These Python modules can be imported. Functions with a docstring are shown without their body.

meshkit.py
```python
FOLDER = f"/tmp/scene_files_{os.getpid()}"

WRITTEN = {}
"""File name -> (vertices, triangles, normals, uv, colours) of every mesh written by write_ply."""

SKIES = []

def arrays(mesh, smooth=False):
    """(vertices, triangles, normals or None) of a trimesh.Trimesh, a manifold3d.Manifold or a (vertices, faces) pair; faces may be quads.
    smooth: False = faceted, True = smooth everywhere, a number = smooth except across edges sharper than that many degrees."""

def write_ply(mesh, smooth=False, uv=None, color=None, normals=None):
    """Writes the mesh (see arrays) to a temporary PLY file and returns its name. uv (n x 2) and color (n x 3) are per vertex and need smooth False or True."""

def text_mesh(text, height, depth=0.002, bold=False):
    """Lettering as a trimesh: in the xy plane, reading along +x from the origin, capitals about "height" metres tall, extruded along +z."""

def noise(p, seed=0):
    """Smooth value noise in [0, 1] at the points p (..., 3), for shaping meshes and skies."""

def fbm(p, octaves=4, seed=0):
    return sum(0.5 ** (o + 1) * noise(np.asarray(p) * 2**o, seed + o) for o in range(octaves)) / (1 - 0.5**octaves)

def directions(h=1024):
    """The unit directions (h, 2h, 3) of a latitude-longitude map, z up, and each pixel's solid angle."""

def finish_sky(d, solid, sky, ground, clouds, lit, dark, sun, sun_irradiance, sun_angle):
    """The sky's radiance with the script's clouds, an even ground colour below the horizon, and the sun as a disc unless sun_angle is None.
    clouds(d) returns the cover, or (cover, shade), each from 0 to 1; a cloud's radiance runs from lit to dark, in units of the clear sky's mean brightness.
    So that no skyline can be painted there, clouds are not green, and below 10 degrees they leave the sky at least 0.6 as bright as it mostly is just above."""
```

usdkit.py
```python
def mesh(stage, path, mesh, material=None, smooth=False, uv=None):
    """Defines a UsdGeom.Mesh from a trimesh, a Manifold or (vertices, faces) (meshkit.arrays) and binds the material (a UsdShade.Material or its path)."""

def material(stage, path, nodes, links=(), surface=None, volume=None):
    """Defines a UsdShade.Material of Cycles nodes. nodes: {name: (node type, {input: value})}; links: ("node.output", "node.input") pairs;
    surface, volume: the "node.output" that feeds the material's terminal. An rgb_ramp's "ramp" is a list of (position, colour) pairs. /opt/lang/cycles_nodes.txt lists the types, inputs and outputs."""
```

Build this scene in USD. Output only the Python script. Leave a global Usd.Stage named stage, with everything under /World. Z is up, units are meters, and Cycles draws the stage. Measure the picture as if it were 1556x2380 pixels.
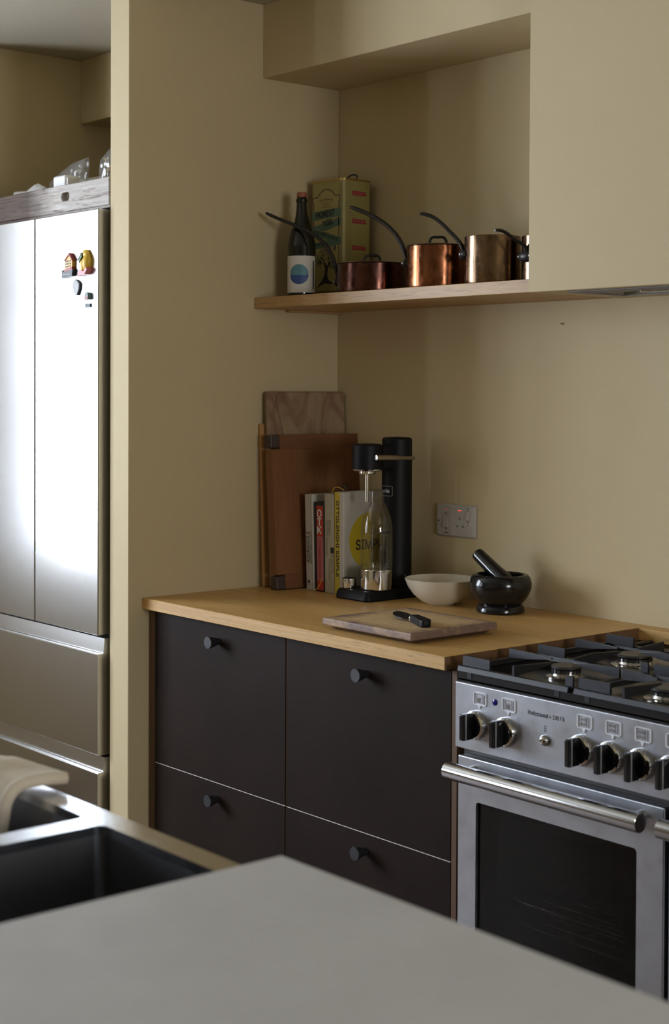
import math, random
import numpy as np, trimesh, manifold3d, shapely
from shapely import geometry as sg, affinity as sa
from pxr import Usd, UsdGeom, UsdLux, UsdShade, Gf, Sdf
import usdkit, meshkit

stage = Usd.Stage.CreateInMemory()
UsdGeom.Xform.Define(stage, '/World')
UsdGeom.Scope.Define(stage, '/World/Looks')
rng = random.Random(4)

# ------------------------------------------------------------------ camera
FPX, YAW, PITCH, ROLL = 3603.07, 50.0224, -1.2036, 0.2617
CAM = np.array([3.45418, -2.90898, 1.46700])
_y, _p, _r = map(math.radians, (YAW, PITCH, ROLL))
_f = np.array([-math.sin(_y) * math.cos(_p), math.cos(_y) * math.cos(_p), math.sin(_p)])
_ri = np.array([math.cos(_y), math.sin(_y), 0.0]); _up = np.cross(_ri, _f)
_R = _ri * math.cos(_r) + _up * math.sin(_r); _U = -_ri * math.sin(_r) + _up * math.cos(_r)
cam = UsdGeom.Camera.Define(stage, '/World/camera')
cam.AddTransformOp().Set(Gf.Matrix4d(*_R, 0, *_U, 0, *(-_f), 0, *CAM, 1))
APW = 24.0
cam.CreateHorizontalApertureAttr(APW)
cam.CreateVerticalApertureAttr(APW * 2380 / 1556)
cam.CreateFocalLengthAttr(FPX / 1556 * APW)
cam.CreateVerticalApertureOffsetAttr(-213.4 / 1556 * APW)
cam.CreateFStopAttr(5.2)
cam.CreateFocusDistanceAttr(3.65)
cam.CreateExposureAttr(0.0)

# ------------------------------------------------------------------ daylight
def rect_light(name, centre, normal, w, h, intensity, color):
    l = UsdLux.RectLight.Define(stage, '/World/' + name)
    n = np.array(normal, float); n /= np.linalg.norm(n)
    up = np.array([0, 0, 1.0]); ex = np.cross(up, -n); ex /= np.linalg.norm(ex); ey = np.cross(-n, ex)
    l.AddTransformOp().Set(Gf.Matrix4d(*ex, 0, *ey, 0, *(-n), 0, *centre, 1))
    l.CreateWidthAttr(w); l.CreateHeightAttr(h); l.CreateIntensityAttr(intensity); l.CreateColorAttr(Gf.Vec3f(*color))
    return l
WIN1 = dict(y0=-3.05, y1=-1.53, z0=0.80, z1=2.35)     # garden window in the left wall (x = -1.6)
WIN3 = dict(y0=-4.25, y1=-3.65, z0=0.80, z1=2.20)     # narrow window further along the left wall
WIN2 = dict(y0=-2.2, y1=-1.1, z0=1.0, z1=2.1)        # small window in the right wall (x = 5.6)
rect_light('daylight_garden_window', (-1.82, -2.29, 1.575), (1, 0, 0), 1.62, 1.65, 22.0, (0.87, 0.965, 1.13))
rect_light('daylight_narrow_window', (-1.82, -3.95, 1.50), (1, 0, 0), 0.7, 1.5, 19.0, (0.87, 0.965, 1.13))
rect_light('daylight_small_window', (5.82, -1.65, 1.55), (-1, 0, 0), 1.2, 1.2, 19.5, (0.98, 0.98, 1.0))
dome = UsdLux.DomeLight.Define(stage, '/World/sky')
dome.CreateIntensityAttr(0.1); dome.CreateColorAttr(Gf.Vec3f(0.85, 0.93, 1.05))

# ------------------------------------------------------------------ materials
def M(name, nodes, links, surface, volume=None):
    return usdkit.material(stage, '/World/Looks/' + name, nodes, links, surface=surface)
def plain(name, col, rough=0.5, metal=0.0, bump=0.0, bscale=60, var=0.0, vscale=8, stretch=(1, 1, 1), col2=None, rvar=0.0, **kw):
    n = {'p': ('principled_bsdf', dict(base_color=col, roughness=rough, metallic=metal, **kw))}
    l = []
    if bump or var or rvar or col2 is not None:
        n['g'] = ('geometry', {}); n['m'] = ('mapping', dict(scale=stretch)); l.append(('g.position', 'm.vector'))
    if bump:
        n['bn'] = ('noise_texture', dict(scale=bscale, detail=4)); n['b'] = ('bump', dict(strength=bump, distance=0.002))
        l += [('m.vector', 'bn.vector'), ('bn.fac', 'b.height'), ('b.normal', 'p.normal')]
    if var or col2 is not None:
        c2 = col2 if col2 is not None else tuple(c * (1 - var) for c in col)
        n['vn'] = ('noise_texture', dict(scale=vscale, detail=5, roughness=0.6)); n['vr'] = ('rgb_ramp', dict(ramp=[(0.33, c2), (0.67, col)]))
        l += [('m.vector', 'vn.vector'), ('vn.fac', 'vr.fac'), ('vr.color', 'p.base_color')]
    if rvar:
        n['rn'] = ('noise_texture', dict(scale=vscale * 1.7, detail=4)); n['rm'] = ('map_range', dict(from_min=0.3, from_max=0.7, to_min=rough - rvar, to_max=rough + rvar))
        l += [('m.vector', 'rn.vector'), ('rn.fac', 'rm.value'), ('rm.result', 'p.roughness')]
    return M(name, n, l, 'p.BSDF')
def wood(name, light, dark, axis='x', rough=0.45, scale=1.0, fine=0.35, pores=0.0, board=0.0):
    """Grain running along one axis: broad figure plus fine fibres and pores."""
    i = 'xyz'.index(axis)
    s1 = [9 * scale] * 3; s1[i] = 0.8 * scale
    s2 = [170 * scale] * 3; s2[i] = 5 * scale
    n = {'g': ('geometry', {}), 'm1': ('mapping', dict(scale=s1)), 'm2': ('mapping', dict(scale=s2)),
         'a': ('noise_texture', dict(scale=1.0, detail=4, roughness=0.55, distortion=0.8)), 'f': ('noise_texture', dict(scale=1.0, detail=3, roughness=0.6)),
         'w': ('mix_float', dict(fac=fine)), 'r': ('rgb_ramp', dict(ramp=[(0.30, dark), (0.52, tuple(0.45 * a + 0.55 * b for a, b in zip(dark, light))), (0.70, light)])),
         'b': ('bump', dict(strength=0.25, distance=0.0012)), 'p': ('principled_bsdf', dict(roughness=rough))}
    l = [('g.position', 'm1.vector'), ('g.position', 'm2.vector'), ('m1.vector', 'a.vector'), ('m2.vector', 'f.vector'), ('a.fac', 'w.a'), ('f.fac', 'w.b'),
         ('w.result', 'r.fac'), ('f.fac', 'b.height'), ('b.normal', 'p.normal')]
    if pores:
        s3 = [330 * scale] * 3; s3[i] = 16 * scale
        n['m3'] = ('mapping', dict(scale=s3)); n['pn'] = ('noise_texture', dict(scale=1.0, detail=1)); n['pr'] = ('rgb_ramp', dict(ramp=[(0.60, (1, 1, 1)), (0.68, (1 - pores,) * 3)]))
        n['pm'] = ('mix_color', dict(blend_type='multiply', fac=1.0))
        l += [('g.position', 'm3.vector'), ('m3.vector', 'pn.vector'), ('pn.fac', 'pr.fac'), ('r.color', 'pm.a'), ('pr.color', 'pm.b'), ('pm.result', 'p.base_color')]
    else:
        l.append(('r.color', 'p.base_color'))
    return M(name, n, l, 'p.BSDF')
PAINT = (0.555, 0.452, 0.266)
paint = plain('wall_paint', PAINT, 0.75, bump=0.05, bscale=190, var=0.04, vscale=2.5)
ceil_paint = plain('ceiling_paint', (0.45, 0.41, 0.31), 0.8, bump=0.04, bscale=160)
floor_m = wood('floor_boards', (0.20, 0.13, 0.075), (0.11, 0.065, 0.035), 'x')
white_trim = plain('white_trim', (0.7, 0.68, 0.62), 0.5)
oak = wood('oak_worktop', (0.66, 0.415, 0.145), (0.47, 0.265, 0.08), 'x', rough=0.42, pores=0.25)
oak_shelf = wood('oak_shelf', (0.52, 0.33, 0.145), (0.34, 0.19, 0.075), 'x', rough=0.5, fine=0.6, pores=0.25)
ply = wood('plywood_edge', (0.24, 0.125, 0.05), (0.14, 0.07, 0.028), 'z', rough=0.6)
laminate = plain('brown_laminate', (0.023, 0.0145, 0.011), 0.6, specular_ior_level=0.08, var=0.25, vscale=5, bump=0.02, bscale=300)
knob_black = plain('black_knob', (0.012, 0.0125, 0.014), 0.55)
steel = plain('brushed_steel', (0.56, 0.56, 0.56), 0.33, 1.0, bump=0.03, bscale=1.0, stretch=(60, 60, 900), rvar=0.03, vscale=0.3)
fridge_m = plain('fridge_steel', (0.60, 0.60, 0.585), 0.23, 1.0, bump=0.02, bscale=1.0, stretch=(30, 30, 1200))
cook_steel = plain('cooker_steel', (0.45, 0.465, 0.495), 0.36, 1.0, rvar=0.03, vscale=16, var=0.07, bump=0.01, bscale=90)
polished = plain('polished_steel', (0.52, 0.53, 0.56), 0.13, 1.0)
chrome = plain('chrome', (0.75, 0.75, 0.74), 0.09, 1.0)
dull_steel = plain('dull_steel', (0.42, 0.42, 0.42), 0.38, 1.0)
hood_grey = plain('hood_grey', (0.19, 0.175, 0.18), 0.55)
gloss_black = plain('gloss_black', (0.012, 0.012, 0.013), 0.16)
enamel = plain('black_enamel', (0.012, 0.012, 0.014), 0.25, bump=0.02, bscale=200)
cast_iron = plain('cast_iron', (0.012, 0.013, 0.016), 0.45, specular_ior_level=0.35, bump=0.1, bscale=500)
black_soft = plain('matte_black', (0.0045, 0.0048, 0.0065), 0.5, specular_ior_level=0.22)
black_hole = plain('dark_recess', (0.004, 0.004, 0.004), 0.8)
ink = plain('black_ink', (0.015, 0.015, 0.018), 0.6)
grey_ink = plain('grey_ink', (0.16, 0.15, 0.13), 0.6)
white_ink = plain('white_ink', (0.72, 0.72, 0.7), 0.5)
silver_ink = plain('silver_print', (0.6, 0.6, 0.6), 0.35, 0.7)

# ------------------------------------------------------------------ scene helpers
names = {}
def unique(path):
    k = names.get(path, -1) + 1; names[path] = k
    return path if k == 0 else '%s_%03d' % (path, k)
class Node:
    def __init__(s, path, loc): s.path, s.loc = path, np.array(loc, float)
    @property
    def prim(s): return stage.GetPrimAtPath(s.path)
def keys(prim, **kw):
    for k, v in kw.items():
        if v: prim.SetCustomDataByKey(k, v)
def thing(name, label, cat, loc=(0, 0, 0), group=None, kind=None):
    path = unique('/World/' + name)
    x = UsdGeom.Xform.Define(stage, path); x.AddTranslateOp().Set(Gf.Vec3d(*map(float, loc)))
    keys(x.GetPrim(), label=label, category=cat, group=group, kind=kind)
    return Node(path, loc)
def obj(name, mesh, m, parent=None, smooth=False, label=None, cat=None, group=None, kind=None):
    loc = parent.loc if parent else np.zeros(3)
    path = unique((parent.path if parent else '/World') + '/' + name)
    v, f, n = meshkit.arrays(mesh, smooth)
    if n is None: mm = usdkit.mesh(stage, path, (v - loc, f), m)
    else:
        if hasattr(mesh, 'to_mesh'):
            q = mesh.to_mesh(); mesh = trimesh.Trimesh(q.vert_properties[:, :3], q.tri_verts, process=False)
        elif isinstance(mesh, tuple): mesh = trimesh.Trimesh(mesh[0], mesh[1], process=False)
        t = mesh.copy(); t.apply_translation(-loc); mm = usdkit.mesh(stage, path, t, m, smooth=smooth)
    keys(mm.GetPrim(), label=label, category=cat, group=group, kind=kind)
    return Node(path, loc)
def struct(name, mesh, m, label, cat=None, **kw):
    return obj(name, mesh, m, None, label=label, cat=cat or name.split('_')[0], kind='structure', **kw)

# ------------------------------------------------------------------ shape helpers
def box(x0, x1, y0, y1, z0, z1):
    b = trimesh.creation.box((abs(x1 - x0), abs(y1 - y0), abs(z1 - z0))); b.apply_translation(((x0 + x1) / 2, (y0 + y1) / 2, (z0 + z1) / 2)); return b
def cbox(x0, x1, y0, y1, z0, z1, c=0.001):
    p = []
    x0, x1 = sorted((x0, x1)); y0, y1 = sorted((y0, y1)); z0, z1 = sorted((z0, z1))
    for x, sx in ((x0, 1), (x1, -1)):
        for y, sy in ((y0, 1), (y1, -1)):
            for z, sz in ((z0, 1), (z1, -1)):
                p += [(x + sx * c, y + sy * c, z), (x + sx * c, y, z + sz * c), (x, y + sy * c, z + sz * c)]
    return trimesh.convex.convex_hull(np.array(p))
def rbox(x0, x1, y0, y1, z0, z1, r=0.005, sub=2):
    s = trimesh.creation.icosphere(subdivisions=sub, radius=r).vertices
    p = [s + (x, y, z) for x in (min(x0, x1) + r, max(x0, x1) - r) for y in (min(y0, y1) + r, max(y0, y1) - r) for z in (min(z0, z1) + r, max(z0, z1) - r)]
    return trimesh.convex.convex_hull(np.vstack(p))
def cat_(*m): return trimesh.util.concatenate([x for x in m if x is not None])
def lathe(prof, n=48, at=(0, 0, 0), axis='z'):
    """Revolves (r, h) points; closed where r = 0."""
    prof = np.array(prof, float); a = np.arange(n) * 2 * np.pi / n
    v = np.stack([np.outer(prof[:, 0], np.cos(a)), np.outer(prof[:, 0], np.sin(a)), np.repeat(prof[:, 1][:, None], n, 1)], -1).reshape(-1, 3)
    f = []
    for i in range(len(prof) - 1):
        for j in range(n):
            a0, b0, a1, b1 = i * n + j, i * n + (j + 1) % n, (i + 1) * n + j, (i + 1) * n + (j + 1) % n
            if prof[i, 0] > 1e-9: f.append((a0, b0, b1))
            if prof[i + 1, 0] > 1e-9: f.append((a0, b1, a1))
    m = trimesh.Trimesh(v, f, process=True); m.merge_vertices()
    if m.volume < 0: m.invert()
    if axis == '-y': m.apply_transform(np.array([[1, 0, 0, 0], [0, 0, -1, 0], [0, 1, 0, 0], [0, 0, 0, 1.0]]))
    if axis == 'x': m.apply_transform(np.array([[0, 0, 1, 0], [0, 1, 0, 0], [-1, 0, 0, 0], [0, 0, 0, 1.0]]))
    m.apply_translation(at); return m
def tube(pts, rad, n=12, squash=1.0):
    """Tapered tube along points; squash flattens it vertically."""
    p = np.array(pts, float); rad = np.broadcast_to(rad, (len(p),)); t = np.gradient(p, axis=0); t /= np.linalg.norm(t, axis=1, keepdims=True)
    ref = np.array([0, 0, 1.0]) if abs(t[:, 2]).mean() < 0.9 else np.array([1.0, 0, 0])
    v = []; a = np.arange(n) * 2 * np.pi / n
    for i in range(len(p)):
        s = np.cross(t[i], ref); s /= np.linalg.norm(s); u = np.cross(s, t[i])
        v.append(p[i] + rad[i] * (np.cos(a)[:, None] * s + squash * np.sin(a)[:, None] * u))
    v = np.vstack(v); f = []
    for i in range(len(p) - 1):
        for j in range(n):
            a0, b0, a1, b1 = i * n + j, i * n + (j + 1) % n, (i + 1) * n + j, (i + 1) * n + (j + 1) % n
            f += [(a0, b0, b1), (a0, b1, a1)]
    v = np.vstack([v, p[0], p[-1]]); k = len(v)
    for j in range(n):
        f += [(k - 2, (j + 1) % n, j), (k - 1, (len(p) - 1) * n + j, (len(p) - 1) * n + (j + 1) % n)]
    m = trimesh.Trimesh(v, f, process=False)
    if m.volume < 0: m.invert()
    return m
def spline(pts, n=24):
    from scipy.interpolate import CubicSpline
    p = np.array(pts, float); d = np.r_[0, np.cumsum(np.linalg.norm(np.diff(p, axis=0), axis=1))]
    return CubicSpline(d, p)(np.linspace(0, d[-1], n))
def extrude(poly, h):
    gs = [g for g in getattr(poly, 'geoms', [poly]) if g.area > 1e-10]
    return cat_(*[trimesh.creation.extrude_polygon(g, h, engine='earcut') for g in gs])
def place(m, o, ex, ey, ez):
    m = m.copy(); T = np.eye(4); T[:3, 0], T[:3, 1], T[:3, 2], T[:3, 3] = ex, ey, ez, o
    m.apply_transform(T); return m
X, Y, Z = np.eye(3)
def front(m, o): return place(m, o, X, Z, -Y)         # local xy -> a plane that faces -y
def side(m, o): return place(m, o, Y, Z, X)           # local xy -> a plane that faces +x
def spine_text(m, o): return place(m, o, -Z, X, -Y)   # reads downwards on a plane that faces -y
def rrect(x0, x1, y0, y1, r): return sg.box(x0 + r, y0 + r, x1 - r, y1 - r).buffer(r, quad_segs=6)
def text(s, h, width=None, bold=False, depth=0.0004):
    m = meshkit.text_mesh(s, h, depth, bold); 
    if width: m.apply_scale((width / (m.bounds[1][0] - m.bounds[0][0]), 1, 1))
    m.apply_translation(-np.r_[m.bounds[0][:2], 0]); return m
def man(m): return manifold3d.Manifold(manifold3d.Mesh(np.asarray(m.vertices, np.float32), np.asarray(m.faces, np.uint32)))
def cut(a, *bs):
    r = man(a)
    for b in bs: r = r - man(b)
    q = r.to_mesh(); return trimesh.Trimesh(q.vert_properties[:, :3], q.tri_verts, process=False)
def wrap(m, centre, r, ang):
    """Bends a flat mesh (x along the girth, y up, z out) round a vertical cylinder; x = 0 faces the angle ang."""
    v, f = trimesh.remesh.subdivide_to_size(m.vertices, m.faces, 0.006, max_iter=8)
    a = ang + v[:, 0] / r; q = r + v[:, 2]
    return trimesh.Trimesh(np.stack([centre[0] + q * np.cos(a), centre[1] + q * np.sin(a), centre[2] + v[:, 1]], -1), f, process=False)

# ================================================================== THE ROOM
CEIL = 2.5325
WT = 0.91                                   # worktop height
struct('floor', box(-1.9, 5.9, -6.4, 0.2, -0.1, 0.0), floor_m, 'brown wooden kitchen floor')
struct('ceiling', box(-1.9, 5.9, -6.4, 0.2, CEIL, CEIL + 0.12), ceil_paint, 'flat painted ceiling over the kitchen and fridge recess')
struct('wall_back', box(-1.9, 5.9, 0.0, 0.15, 0, CEIL), paint, 'beige painted wall behind the worktop, shelf and cooker')
struct('wall_front', box(-1.9, 5.9, -6.4, -6.25, 0, CEIL), paint, 'beige painted wall behind the camera')
struct('wall_left', cut(box(-1.8, -1.6, -6.25, 0.0, 0, CEIL), *[box(-2.1, -1.4, w['y0'], w['y1'], w['z0'], w['z1']) for w in (WIN1, WIN3)]), paint, 'beige painted wall with the large garden window')
w = WIN2; struct('wall_right', cut(box(5.6, 5.8, -6.25, 0.0, 0, CEIL), box(5.4, 6.0, w['y0'], w['y1'], w['z0'], w['z1'])), paint, 'beige painted wall with the small window')
struct('wall_partition', cbox(-0.0928, 0.0, -0.716, 0.0, 0, CEIL, 0.002), paint, 'beige stub wall between the fridge recess and the worktop')
struct('wall_recess', cbox(-1.12, -0.985, -0.70, 0.0, 0, CEIL, 0.002), paint, 'beige wall at the far side of the fridge recess')
struct('trim_1', cbox(0.0, 1.0465, -0.2782, 0.0, 2.327, CEIL, 0.0015), paint, 'boxed-in beige soffit over the copper pan shelf', 'soffit')
struct('trim_2', cbox(-0.985, -0.0928, -0.2782, 0.0, 2.325, CEIL, 0.0015), paint, 'boxed-in beige soffit at the back of the fridge recess', 'soffit')
def clear(name, tint, rough, refl=0.04):
    """Thin clear sheet: straight-through transparency with a Schlick reflection, the same from both faces."""
    return M(name, {'t': ('transparent_bsdf', dict(color=tint)), 'g': ('glossy_bsdf', dict(color=(1, 1, 1), roughness=rough)), 'f': ('layer_weight', dict(blend=0.5)), 'w': ('math', dict(math_type='power', value2=5.0)),
        'k': ('math', dict(math_type='multiply_add', value2=0.9, value3=refl)), 'x': ('mix_closure', {})},
        [('f.facing', 'w.value1'), ('w.value', 'k.value1'), ('k.value', 'x.fac'), ('t.BSDF', 'x.closure1'), ('g.BSDF', 'x.closure2')], 'x.closure')
glass = clear('window_glass', (1, 1, 1), 0.02)
def window(n, x, w, cols, rows, label):
    t = thing('window_%d' % n, label, 'window', (x, (w['y0'] + w['y1']) / 2, w['z0']), kind='structure')
    b = 0.06; y0, y1, z0, z1 = w['y0'], w['y1'], w['z0'], w['z1']; a0, a1 = x - 0.03, x + 0.03
    obj('frame', cat_(box(a0, a1, y0, y0 + b, z0, z1), box(a0, a1, y1 - b, y1, z0, z1), box(a0, a1, y0 + b, y1 - b, z0, z0 + b), box(a0, a1, y0 + b, y1 - b, z1 - b, z1)), white_trim, t)
    gy, gz = (y1 - y0 - 2 * b) / cols, (z1 - z0 - 2 * b) / rows
    for i in range(1, cols): obj('glazing_bar', box(a0 + 0.01, a1 - 0.01, y0 + b + i * gy - 0.015, y0 + b + i * gy + 0.015, z0 + b, z1 - b), white_trim, t)
    for j in range(1, rows): obj('glazing_bar', box(a0 + 0.012, a1 - 0.012, y0 + b, y1 - b, z0 + b + j * gz - 0.012, z0 + b + j * gz + 0.012), white_trim, t)
    for i in range(cols):
        for j in range(rows): obj('pane', box(x - 0.003, x + 0.003, y0 + b + i * gy + 0.015, y0 + b + (i + 1) * gy - 0.015, z0 + b + j * gz + 0.012, z0 + b + (j + 1) * gz - 0.012), glass, t)
window(1, -1.7, WIN1, 4, 3, 'large white-framed garden window in the left wall')
window(3, -1.7, WIN3, 1, 3, 'narrow white-framed window beyond the garden window')
window(2, 5.7, WIN2, 2, 2, 'small four-pane window in the right wall')

# ================================================================== WORKTOP AND BASE UNITS
end_oak = plain('oak_end_grain_shaded', (0.17, 0.085, 0.035), 0.6, var=0.3, vscale=120)  # end grain tone, deepened to hold the shade next to the cooker
t = thing('worktop', 'oak worktop with a pale front edge running along the back wall', 'worktop', (0.55, -0.34, WT))
obj('board', cbox(0.0, 1.148, -0.6744, -0.0005, 0.8809, WT, 0.0012), oak, t)
obj('end_grain', box(1.1481, 1.1489, -0.6736, -0.0485, 0.8816, WT - 0.0007), end_oak, t, label='dark end grain with the shade beside the cooker painted in')
obj('rear_strip', cbox(1.1485, 2.25, -0.0475, -0.0005, 0.8809, WT, 0.0012), oak, t, label='narrow oak strip behind the hob')
ply_dark = wood('plywood_panel', (0.13, 0.065, 0.026), (0.075, 0.036, 0.015), 'z', rough=0.65)
edge_highlight_pale = plain('edge_highlight_pale', (0.62, 0.58, 0.52), 0.4)  # pale edging; its whiteness paints the highlight along the drawer gap
def knob_prof(): return [(0, 0), (0.0085, 0), (0.0085, 0.004), (0.0105, 0.012), (0.0150, 0.030), (0.0156, 0.0325), (0.0150, 0.034), (0, 0.034)]
YF = -0.656
def cabinet(x0, x1, kx, end, label):
    t = thing('base_cabinet', label, 'cabinet', ((x0 + x1) / 2, -0.3, 0.0), 'two-drawer base cabinets under the worktop')
    obj('carcass', box(x0 + 0.001, x1 - 0.001, -0.633, -0.02, 0.10, 0.880), ply, t)
    obj('plinth', box(x0 + 0.001, x1 - 0.001, -0.58, -0.56, 0.0, 0.0995), laminate, t)
    for z0, z1, kz in ((0.4815, 0.8785, 0.834), (0.105, 0.4770, 0.4395)):
        d = obj('drawer_front', box(x0 + 0.0012, x1 - 0.0012, YF + 0.0012, -0.6340, z0, z1), ply, t)
        if z0 < 0.2: obj('edge_highlight', cbox(x0 + 0.0016, x1 - 0.0016, YF + 0.0003, YF + 0.0045, z1 + 0.0001, z1 + 0.0014, 0.0004), edge_highlight_pale, d, label='pale top edge with the gap highlight painted in')
        obj('laminate_face', box(x0 + 0.0012, x1 - 0.0012, YF, YF + 0.0011, z0, z1), laminate, d, label='dark brown laminate face')
        obj('knob', lathe(knob_prof(), 32, (kx, YF - 0.0005, kz), '-y'), knob_black, d, smooth=35)
    e0, e1 = end
    obj('end_panel', box(e0, e1, -0.655, -0.02, 0.0, 0.880), ply_dark, t, label='bare brown plywood end panel')
cabinet(0.0345, 0.5915, 0.322, (0.014, 0.0335), 'dark brown two-drawer base cabinet beside the stub wall')
cabinet(0.5935, 1.1505, 0.882, (1.1515, 1.166), 'dark brown two-drawer base cabinet beside the steel cooker')

# ================================================================== SHELF, HOOD
SZ = 1.7155
t = thing('wall_shelf', 'thick oak shelf holding copper pans in the alcove', 'shelf', (0.52, -0.15, 1.685))
obj('board', cbox(0.0005, 1.045, -0.3069, -0.0005, 1.6851, SZ, 0.001), oak_shelf, t)
obj('batten', cbox(0.0005, 0.02, -0.197, -0.0005, 1.679, 1.685, 0.0005), oak_shelf, t)
t = thing('extractor_hood', 'boxed-in beige hood housing hanging over the cooker', 'range hood', (1.66, -0.16, 1.684))
obj('housing', cut(cbox(1.0465, 2.33, -0.3207, -0.0005, 1.684, CEIL - 0.0005, 0.0015), box(1.14, 2.24, -0.286, -0.10, 1.60, 1.74)), paint, t)
obj('insert_frame', cut(cbox(1.135, 2.245, -0.290, -0.096, 1.6812, 1.6839, 0.0008), box(1.150, 2.23, -0.212, -0.104, 1.6, 1.75)), hood_grey, t)
fl = obj('filter_tray', box(1.142, 2.238, -0.284, -0.102, 1.694, 1.699), plain('filter_grey', (0.02, 0.02, 0.022), 0.5), t)
slat_m = plain('slat_steel', (0.05, 0.05, 0.055), 0.5)
for k in range(24): obj('filter_slat', box(1.152 + k * 0.045, 1.180 + k * 0.045, -0.21, -0.106, 1.6885, 1.6938), slat_m, fl)
obj('lamp', lathe([(0, 0), (0.008, 0), (0.009, -0.001), (0.009, -0.002), (0, -0.002)], 24, (1.30, -0.228, 1.6812)), chrome, t)
t = thing('wall_nail', 'tiny brass nail in the back wall below the end of the shelf', 'nail', (0.865, 0, 1.628))
obj('shank', lathe([(0, 0), (0.0013, 0), (0.0013, 0.0045), (0.0024, 0.0047), (0.0024, 0.0054), (0, 0.0056)], 14, (0.865, -0.0003, 1.628), '-y'), plain('brass', (0.10, 0.065, 0.03), 0.5, 1.0), t, smooth=30)

# ================================================================== FRIDGE RECESS
FY = -0.740
t = thing('fridge_freezer', 'tall brushed steel fridge with two upper doors and two lower drawers', 'fridge', (-0.45, -0.4, 0.0))
FX0, FXS, FX1 = -0.795, -0.4545, -0.113
obj('cabinet', box(FX0 + 0.004, FX1 - 0.006, -0.675, -0.03, 0.03, 1.925), plain('fridge_side_grey', (0.12, 0.12, 0.12), 0.45), t)
obj('door', cbox(FXS + 0.002, FX1, FY, -0.690, 0.801, 1.940, 0.0025), fridge_m, t)
obj('door', cbox(FX0, FXS - 0.002, FY, -0.690, 0.801, 1.940, 0.0025), fridge_m, t)
def drawer_prof(z0, z1):
    return sg.Polygon([(FY + 0.003, z0), (FY, z0 + 0.003), (FY, z1 - 0.0025), (FY + 0.002, z1), (FY + 0.015, z1 - 0.0008), (FY + 0.017, z1 + 0.001), (FY + 0.021, z1 + 0.040), (FY + 0.05, z1 + 0.040), (FY + 0.05, z0)])
for z0, z1 in ((0.479, 0.752), (0.09, 0.432)):
    m = extrude(drawer_prof(z0, z1), FX1 - FX0)
    d = obj('drawer', place(m, (FX0, 0, 0), Y, Z, X), fridge_m, t)
obj('hinge_cover', cbox(-0.150, -0.1135, -0.689, -0.62, 1.9005, 1.9435, 0.003), black_soft, t)
obj('base_grille', box(FX0 + 0.01, FX1 - 0.01, -0.70, -0.69, 0.0, 0.085), black_soft, t)

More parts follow.
